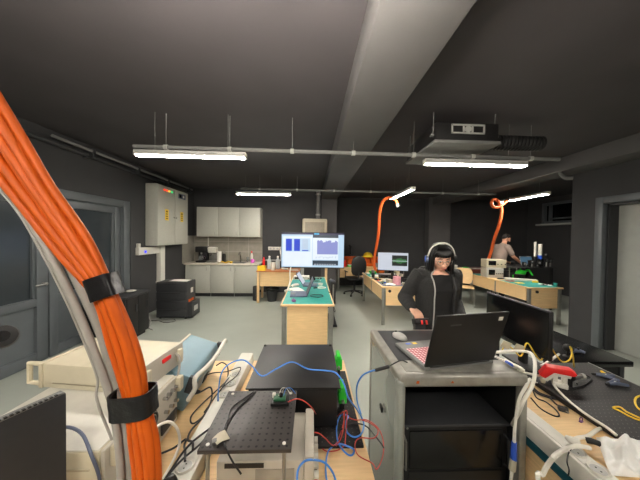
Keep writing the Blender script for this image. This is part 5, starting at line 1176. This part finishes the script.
t = thing('gamepad', 'grey-blue hand controller on the low black table', 'controller', (2.4, 2.06, .735))
o = W(580, 355.5, .735)+Vector((0, .03, 0)); MB().tube([o+Vector((-.055, -.02, .018)), o+Vector((-.035, .008, .022)), o+Vector((.035, .008, .022)), o+Vector((.055, -.02, .018))], [.014, .02, .02, .014], flat=.8).build('body', 'slate', t, world=True)
for k in (-1, 1): MB().cyl(o+Vector((k*.022, .004, .034)), o+Vector((k*.022, .002, .05)), .008).build('thumb_stick', 'black', t, world=True)
# ================================================================ PEOPLE
V = Vector
def limb(b, pts, radii, n=14):
    b.tube(pts, radii, n=n, sub=4)
    b.sph(pts[0], radii[0], u=12, v=8); b.sph(pts[-1], radii[-1], u=12, v=8)
def torso_rings(T, inf=0, n=28):
    return [[(cx+(rx+inf)*math.copysign(abs(math.cos(a))**.85, math.cos(a)), cy+(ry+inf)*math.copysign(abs(math.sin(a))**.85, math.sin(a)), z) for a in [2*PI*k/n for k in range(n)]] for cx, cy, z, rx, ry in T]
def head_pts(b, s=1.0):
    """head in its own frame: face to -Y, chin at the bottom, origin at the head's centre"""
    nu, nv = 36, 26; rg = []
    for j in range(1, nv):
        ph = PI*j/nv; row = []
        for i in range(nu):
            th = 2*PI*i/nu; x, y, z = math.sin(ph)*math.cos(th), math.sin(ph)*math.sin(th), math.cos(ph)
            X, Y, Zz = x*.076, y*.096, z*.114
            if z < 0:
                q = -z; X *= 1-.34*q**1.6; Y *= (1-.42*q) if y > 0 else (1-.10*q)
            if y < 0:
                fr = max(0, -y)
                if -.15 < z < .22: X, Y = X, Y+.010*fr*math.exp(-((abs(x)-.42)/.2)**2)*math.exp(-((z-.05)/.11)**2)     # eye sockets
                Y -= .004*fr*math.exp(-((z-.26)/.12)**2)                                                          # brow
                Y -= .006*fr*math.exp(-(x/.25)**2)*math.exp(-((z+.88)/.14)**2)                                     # chin
                Y -= .005*fr*math.exp(-(x/.25)**2)*math.exp(-((z+.5)/.1)**2)                                       # mouth
            row.append((X*s, Y*s, Zz*s))
        rg.append(row)
    b.rings(rg)
    b.tube([(0, -.088*s, .028*s), (0, -.104*s, -.004*s), (0, -.113*s, -.026*s), (0, -.094*s, -.036*s)], [.007*s, .009*s, .013*s, .010*s], n=10)
    for k in (-1, 1):
        b.sph((k*.012*s, -.097*s, -.032*s), .0075*s, u=8, v=6)
        b.sph((k*.077*s, .012*s, -.005*s), (.010*s, .02*s, .033*s), (0, 0, k*.35), u=10, v=8)
def face(parent, HM, s, brow, beard=None):
    for k in (-1, 1):
        e = MB().sph((k*.031*s, -.083*s, .008*s), (.013*s, .008*s, .0075*s), u=12, v=8).xf(HM).build('eye', 'white', parent)
        MB().sph((k*.031*s, -.0895*s, .005*s), (.006*s, .003*s, .006*s), u=10, v=8).xf(HM).build('iris', 'black', e)
        MB().tube([(k*.014*s, -.097*s, .03*s), (k*.033*s, -.095*s, .036*s), (k*.05*s, -.082*s, .029*s)], [.003*s, .0042*s, .0025*s]).xf(HM).build('eyebrow', brow, parent)
    MB().tube([(-.022*s, -.088*s, -.058*s), (0, -.1*s, -.055*s), (.022*s, -.088*s, -.058*s)], [.003*s, .0055*s, .003*s]).xf(HM).build('mouth', 'lip', parent)
def hand(b, wrist, fd, nrm, side, curl=.5, s=1.0):
    """palm, four unequal bent fingers and a thumb leaving the side of the palm; nrm = back of the hand, side = +1/-1 thumb side along lat"""
    fd = V(fd).normalized(); nrm = V(nrm); nrm = (nrm-fd*nrm.dot(fd)).normalized(); lat = fd.cross(nrm)*side; w = V(wrist)
    for k in range(4):
        q = lat*(.026-.0175*k)*s; b.tube([w+q*.55, w+fd*.045*s+q*.9, w+fd*(.088-.003*abs(k-1))*s+q], [.014*s, .0145*s, .0105*s], n=10, sub=3)
    b.sph(w+fd*.048*s, (.03*s, .03*s, .014*s), V((0, 0, 1)).rotation_difference(nrm).to_euler(), u=12, v=8)
    for k, L in enumerate((.068, .077, .071, .056)):
        p = w+fd*(.086-.003*abs(k-1))*s+lat*(.026-.0175*k)*s; pts = [p-fd*.01*s, p]; d = fd.copy(); ax = lat*side
        for j, f in enumerate((.42, .32, .26)):
            d = (Matrix.Rotation(-curl*(.7+.35*j)*side*1.0, 3, fd.cross(nrm).normalized()*side) @ d) if False else (d*math.cos(curl*(.8+.2*j))-nrm*math.sin(curl*(.8+.2*j))) if j == 0 else d
            if j > 0:
                n2 = lat.cross(d).normalized(); n2 = n2 if n2.dot(nrm*math.cos(curl)+fd*math.sin(curl)) > 0 else -n2
                d = (d*math.cos(curl)-n2*math.sin(curl)).normalized()
            p = p+d*L*f*s; pts.append(p)
        b.tube(pts, [.0095*s, .0092*s, .0085*s, .0078*s, .0066*s], n=10, sub=3); b.sph(pts[-1], .0068*s, u=8, v=6)
    t0 = w+fd*.022*s+lat*.02*s; t1 = t0+(fd*.6+lat*.75-nrm*.25).normalized()*.04*s; t2 = t1+(fd*.85+lat*.3-nrm*.45).normalized()*.032*s; t3 = t2+(fd*.9-lat*.05-nrm*.5).normalized()*.025*s
    b.tube([t0, t1, t2, t3], [.015*s, .0115*s, .0095*s, .0075*s], n=10, sub=3); b.sph(t3, .0076*s, u=8, v=6)
def HMx(c, yaw, pitch, roll=0): return Matrix.Translation(c) @ Matrix.Rotation(yaw, 4, 'Z') @ Matrix.Rotation(pitch, 4, 'X') @ Matrix.Rotation(roll, 4, 'Y')
def shoe(parent, ankle, m):
    x, y, z = ankle; b = MB()
    b.rings([[(x+rx*math.cos(a), yy+.0, zc+rz*math.sin(a)) for a in [2*PI*k/14 for k in range(14)]] for yy, rx, rz, zc in ((y+.07, .022, .02, .035), (y+.05, .036, .042, .048), (y+.0, .04, .05, .056), (y-.06, .043, .036, .042), (y-.13, .046, .028, .034), (y-.18, .034, .02, .027), (y-.20, .012, .01, .02))])
    o = b.build('shoe', m, parent); MB().box(x-.042, x+.042, y-.185, y+.065, 0, .018, bev=.008).build('sole', 'white', o)

# ---------------------------------------------------------------- woman
wo = thing('person', 'person with long black hair, glasses and headphones standing behind the metal rack', 'person', (1.10, 2.05, 0), .0)
T = [(0, .0, .80, .10, .08), (0, .01, .86, .15, .105), (0, .01, .94, .165, .115), (0, 0, 1.02, .145, .10), (0, 0, 1.09, .13, .092), (0, -.005, 1.18, .138, .102), (0, -.01, 1.26, .148, .112), (0, 0, 1.33, .155, .10), (0, .005, 1.385, .125, .075), (0, .01, 1.42, .065, .055)]
sR, eR, wR = (-.158, .005, 1.372), (-.268, .04, 1.168), (-.285, -.165, 1.135)
sL, eL, wL = (.158, .005, 1.372), (.195, .06, 1.14), (.15, -.12, 1.03)
hips = [(-.085, .01, .86), (.085, .01, .86)]; knees = [(-.10, -.01, .47), (.10, -.01, .47)]; ank = [(-.11, .03, .08), (.11, .03, .08)]
HC = (0.005, -.05, 1.522); HM = HMx(HC, -.2, .30, -.05)
b = MB(); b.rings(torso_rings(T))
limb(b, [(0, .012, 1.38), (0, -.01, 1.44), (.002, -.02, 1.49)], [.056, .05, .05])
for s_, e_, w_ in ((sR, eR, wR), (sL, eL, wL)): limb(b, [s_, e_], [.05, .04]); limb(b, [e_, tuple(V(e_).lerp(V(w_), .4)), w_], [.04, .038, .024])
for h_, k_, a_ in zip(hips, knees, ank): limb(b, [h_, k_], [.085, .055]); limb(b, [k_, tuple(V(k_).lerp(V(a_), .35)+V((0, .012, 0))), a_], [.054, .055, .034]); limb(b, [a_, (a_[0], a_[1]-.1, .04)], [.036, .03])
hd = MB(); head_pts(hd, .96); hd.xf(HM); me = bpy.data.meshes.new('tmp'); hd.bm.to_mesh(me); b.bm.from_mesh(me); hd.bm.free(); bpy.data.meshes.remove(me)
hand(b, wR, (.18, -.85, -.42), (.1, -.35, .9), -1, .55, .95)
hand(b, wL, (-.1, -.8, -.3), (.35, -.25, .9), 1, .5, .95)
b.build('body', 'skin', wo, remesh=.0038, smooth_it=2)
face(wo, HM, .96, 'hair_black')
# shirt, trousers, jacket
b = MB(); b.rings(torso_rings([(cx, cy, z, rx, ry) for cx, cy, z, rx, ry in [(0, .01, .87, .16, .112)]+T[2:9]], .009)); b.tube([(0, .012, 1.36), (0, 0, 1.408)], [.085, .066], n=20, sub=2)
b.build('t_shirt', 'shirt_black', wo, remesh=.007, smooth_it=3)
b = MB(); b.rings(torso_rings([(0, .01, .80, .13, .10), (0, .01, .88, .165, .115), (0, .01, .97, .162, .115)], .012))
for h_, k_, a_ in zip(hips, knees, ank): limb(b, [h_, k_, (a_[0], a_[1], .09)], [.095, .068, .055])
b.build('trousers', 'trouser', wo, remesh=.008, smooth_it=3)
for a_ in ank: shoe(wo, a_, 'black')
b = MB(); n = 30; rg = []
JT = [(0, .01, .90, .175, .128), (0, .01, .93, .182, .132), (0, .005, 1.02, .172, .128), (0, 0, 1.10, .165, .124), (0, 0, 1.19, .168, .128), (0, -.005, 1.27, .172, .134), (0, .005, 1.335, .172, .118), (0, .015, 1.385, .14, .092), (0, .025, 1.42, .088, .075), (0, .03, 1.445, .072, .065)]
for cx, cy, z, rx, ry in JT:
    op = .50 if z < 1.36 else .62
    A = [-PI/2+op+(2*PI-2*op)*k/n for k in range(n+1)]
    rg.append([(cx+(rx+.012)*math.cos(a), cy+(ry+.012)*math.sin(a), z) for a in A]+[(cx+(rx-.010)*math.cos(a), cy+(ry-.010)*math.sin(a), z) for a in reversed(A)])
b.rings(rg)
for s_, e_, w_ in ((sR, eR, wR), (sL, eL, wL)):
    w2 = tuple(V(e_).lerp(V(w_), .93)); limb(b, [(s_[0]*.9, s_[1], s_[2]-.005), s_, e_], [.066, .068, .058]); limb(b, [e_, tuple(V(e_).lerp(V(w_), .5)), w2], [.06, .056, .043])
    c = V(e_).lerp(V(w_), .75); b.sph(c, .051); 
for k in range(9):   # hood folded on the back
    a = PI*k/8; b.sph((.09*math.cos(a), .075+.05*math.sin(a), 1.40), .04, u=10, v=8)
b.build('jacket', 'fleece', wo, remesh=.0065, smooth_it=3)
for sx in (-1, 1):
    pts = [(sx*(rx+.01)*math.sin(.5 if z < 1.36 else .62), cy-(ry+.016)*math.cos(.5 if z < 1.36 else .62)-.004, z) for cx, cy, z, rx, ry in JT[1:]]
    MB().tube(pts, .0055, n=8).build('zip_edge', 'grey_lt' if sx < 0 else 'charcoal', wo)
# hair: locks from the crown over the skull down to the shoulders, with a fringe
rd = random.Random(5); b = MB()
b.sph((0, .012, .018), (.082, .098, .108), u=24, v=16)
bmesh.ops.bisect_plane(b.bm, geom=b.bm.verts[:]+b.bm.edges[:]+b.bm.faces[:], plane_co=(0, -.052, .03), plane_no=(0, -.75, -.66), clear_outer=True)
for k in range(64):
    th = -PI/2+1.0+(2*PI-2.0)*k/63; c_, s_ = math.cos(th), math.sin(th); f = rd.uniform(.96, 1.06); L = -.215-.03*rd.random()-(.03 if s_ > 0 else 0)
    b.tube([(c_*.02, .01+s_*.02, .128), (c_*.062*f, .012+s_*.076*f, .098), (c_*.086*f, .012+s_*.106*f, .03), (c_*.09*f, .016+s_*.108*f, -.06), (c_*.092*f, .022+s_*.10*f-.006, -.14), (c_*.118*f+rd.uniform(-.014, .014), .03+s_*.085*f, L)], [.01, .0135, .0145, .014, .012, .004], n=7, sub=4)
for k in range(13):
    x = (k-6)/6; b.tube([(x*.02, -.0, .124), (x*.048, -.066, .094), (x*.066, -.096+.026*x*x, .062), (x*.072+rd.uniform(-.004, .004), -.098+.032*x*x, .044+.006*rd.random())], [.009, .011, .008, .003], n=7, sub=4)
b.xf(HM).build('hair', 'hair_black', wo, angle=180)
b = MB()
for k in (-1, 1):
    b.tube([(k*.032+.0235*math.cos(a), -.105+.005*abs(math.cos(a)), .004+.0195*math.sin(a)) for a in [2*PI*q_/20 for q_ in range(21)]], .0017, sub=1, n=6)
    b.tube([(k*.0555, -.1, .010), (k*.076, -.06, .012), (k*.08, .01, .010)], .0017, sub=1, n=6)
b.tube([(-.009, -.106, .008), (0, -.109, .011), (.009, -.106, .008)], .0016, n=6)
b.xf(HM).build('glasses', 'grey', wo, angle=180)
# headphones
hp = thing('headphones', 'headphones with pale band and blue-lit cups on the person by the rack', 'headphones', tuple(V((1.10, 2.05, 0))+V(HC)))
HP = Matrix.Translation(V((1.10, 2.05, 0))) @ HM
MB().tube([(.101*math.cos(a), .0, .01+.128*math.sin(a)) for a in [PI*q_/18 for q_ in range(19)]], .011, n=10, sub=1, flat=1.0).xf(HP).build('headband', 'white', hp, world=True)
for k in (-1, 1):
    c = MB().cyl((k*.096, .008, -.004), (k*.122, .008, -.004), .036, .03, n=20).xf(HP).build('ear_cup', 'slate' if k < 0 else 'charcoal', hp, world=True)
    MB().lathe([(.018, 0), (.036, .002), (.038, .012), (.018, .014)], n=20).xf(HP @ Matrix.Translation((k*.087, .008, -.004)) @ Matrix.Rotation(PI/2, 4, 'Y')).build('cushion', 'black', c, world=True)
    MB().cyl((k*.1225, .008, -.004), (k*.124, .008, -.004), .02, n=16).xf(HP).build('light_disc', 'blue' if k < 0 else 'grey', c, world=True)

# ---------------------------------------------------------------- man
ma = thing('person', 'person in a taupe t-shirt bending over the raised optics breadboard', 'person', (5.31, 6.52, 0), PI/2)
q = 1.0
T2 = [(0, .06, .86, .11, .09), (0, .07, .93, .165, .12), (0, .07, 1.02, .17, .125), (0, .055, 1.12, .165, .125), (0, .03, 1.24, .175, .13), (0, -.005, 1.36, .19, .13), (0, -.03, 1.45, .19, .115), (0, -.05, 1.51, .15, .085), (0, -.06, 1.545, .075, .065)]
HC2 = (0, -.135, 1.70); HM2 = HMx(HC2, -.25, .45)
s1, e1, w1 = (-.20, -.03, 1.465), (-.25, -.14, 1.22), (-.18, -.40, 1.06)      # side nearest the camera
s2, e2, w2 = (.20, -.03, 1.465), (.24, -.05, 1.19), (.14, -.28, 1.04)
hips2 = [(-.095, .07, .93), (.095, .07, .93)]; kn2 = [(-.12, .02, .50), (.12, .03, .50)]; an2 = [(-.13, .07, .08), (.13, .09, .08)]
b = MB(); b.rings(torso_rings(T2)); limb(b, [(0, -.055, 1.50), (0, -.09, 1.58), (0, -.11, 1.63)], [.065, .06, .058])
for s_, e_, w_ in ((s1, e1, w1), (s2, e2, w2)): limb(b, [s_, e_], [.058, .046]); limb(b, [e_, tuple(V(e_).lerp(V(w_), .4)), w_], [.046, .044, .028])
for h_, k_, a_ in zip(hips2, kn2, an2): limb(b, [h_, k_], [.09, .06]); limb(b, [k_, tuple(V(k_).lerp(V(a_), .35)+V((0, .012, 0))), a_], [.058, .058, .038]); limb(b, [a_, (a_[0], a_[1]-.12, .04)], [.04, .032])
hd = MB(); head_pts(hd, 1.06); hd.xf(HM2); me = bpy.data.meshes.new('tmp'); hd.bm.to_mesh(me); b.bm.from_mesh(me); hd.bm.free(); bpy.data.meshes.remove(me)
hand(b, w1, (.1, -.8, -.25), (-.3, -.2, .9), -1, .4, 1.05); hand(b, w2, (-.2, -.8, -.2), (.3, -.2, .9), 1, .45, 1.05)
b.build('body', 'skin_tan', ma, remesh=.006, smooth_it=2)
face(ma, HM2, 1.06, 'hair_brown')
b = MB(); b.rings(torso_rings(T2[1:], .014)); b.tube([(0, -.05, 1.50), (0, -.075, 1.555)], [.09, .072], n=18, sub=2)
for s_, e_ in ((s1, e1), (s2, e2)): limb(b, [(s_[0]*.8, s_[1], s_[2]), s_, tuple(V(s_).lerp(V(e_), .72))], [.075, .075, .068])
b.build('t_shirt', 'tshirt', ma, remesh=.009, smooth_it=4)
b = MB(); b.rings(torso_rings([(0, .06, .84, .14, .11), (0, .07, .95, .168, .122), (0, .07, 1.02, .165, .12)], .012))
for h_, k_, a_ in zip(hips2, kn2, an2): limb(b, [h_, k_, (a_[0], a_[1], .09)], [.10, .075, .062])
b.build('trousers', 'trouser', ma, remesh=.01, smooth_it=3)
for a_ in an2: shoe(ma, a_, 'charcoal')
b = MB(); b.sph((0, .012, .03), (.086, .106, .105), u=22, v=14)
bmesh.ops.bisect_plane(b.bm, geom=b.bm.verts[:]+b.bm.edges[:]+b.bm.faces[:], plane_co=(0, -.045, .05), plane_no=(0, -.62, -.78), clear_outer=True)
for k in range(40):
    a, z_ = rd.uniform(0, 2*PI), rd.uniform(.04, .11); r_ = math.sqrt(max(.05, 1-(z_/.135)**2)); p = V((.084*r_*math.cos(a), .012+.102*r_*math.sin(a), z_+.015))
    if p.y > -.06 or z_ > .08: b.tube([p, p+V((.012*math.cos(a), -.012, .006)), p+V((.014*math.cos(a), -.03, -.002))], [.012, .012, .004], n=6, sub=2)
b.xf(HM2).build('hair', 'hair_brown', ma, angle=180)
b = MB()
for k in range(26):
    x = -1+2*k/25; b.tube([(x*.072, -.045-.04*(1-x*x), -.045), (x*.062, -.052-.052*(1-x*x), -.085), (x*.046, -.05-.054*(1-x*x), -.122)], [.007, .011, .006], n=6, sub=3)
b.tube([(-.032, -.09, -.05), (0, -.108, -.042), (.032, -.09, -.05)], .006)
b.xf(HM2).build('beard', 'hair_brown', ma, angle=180)
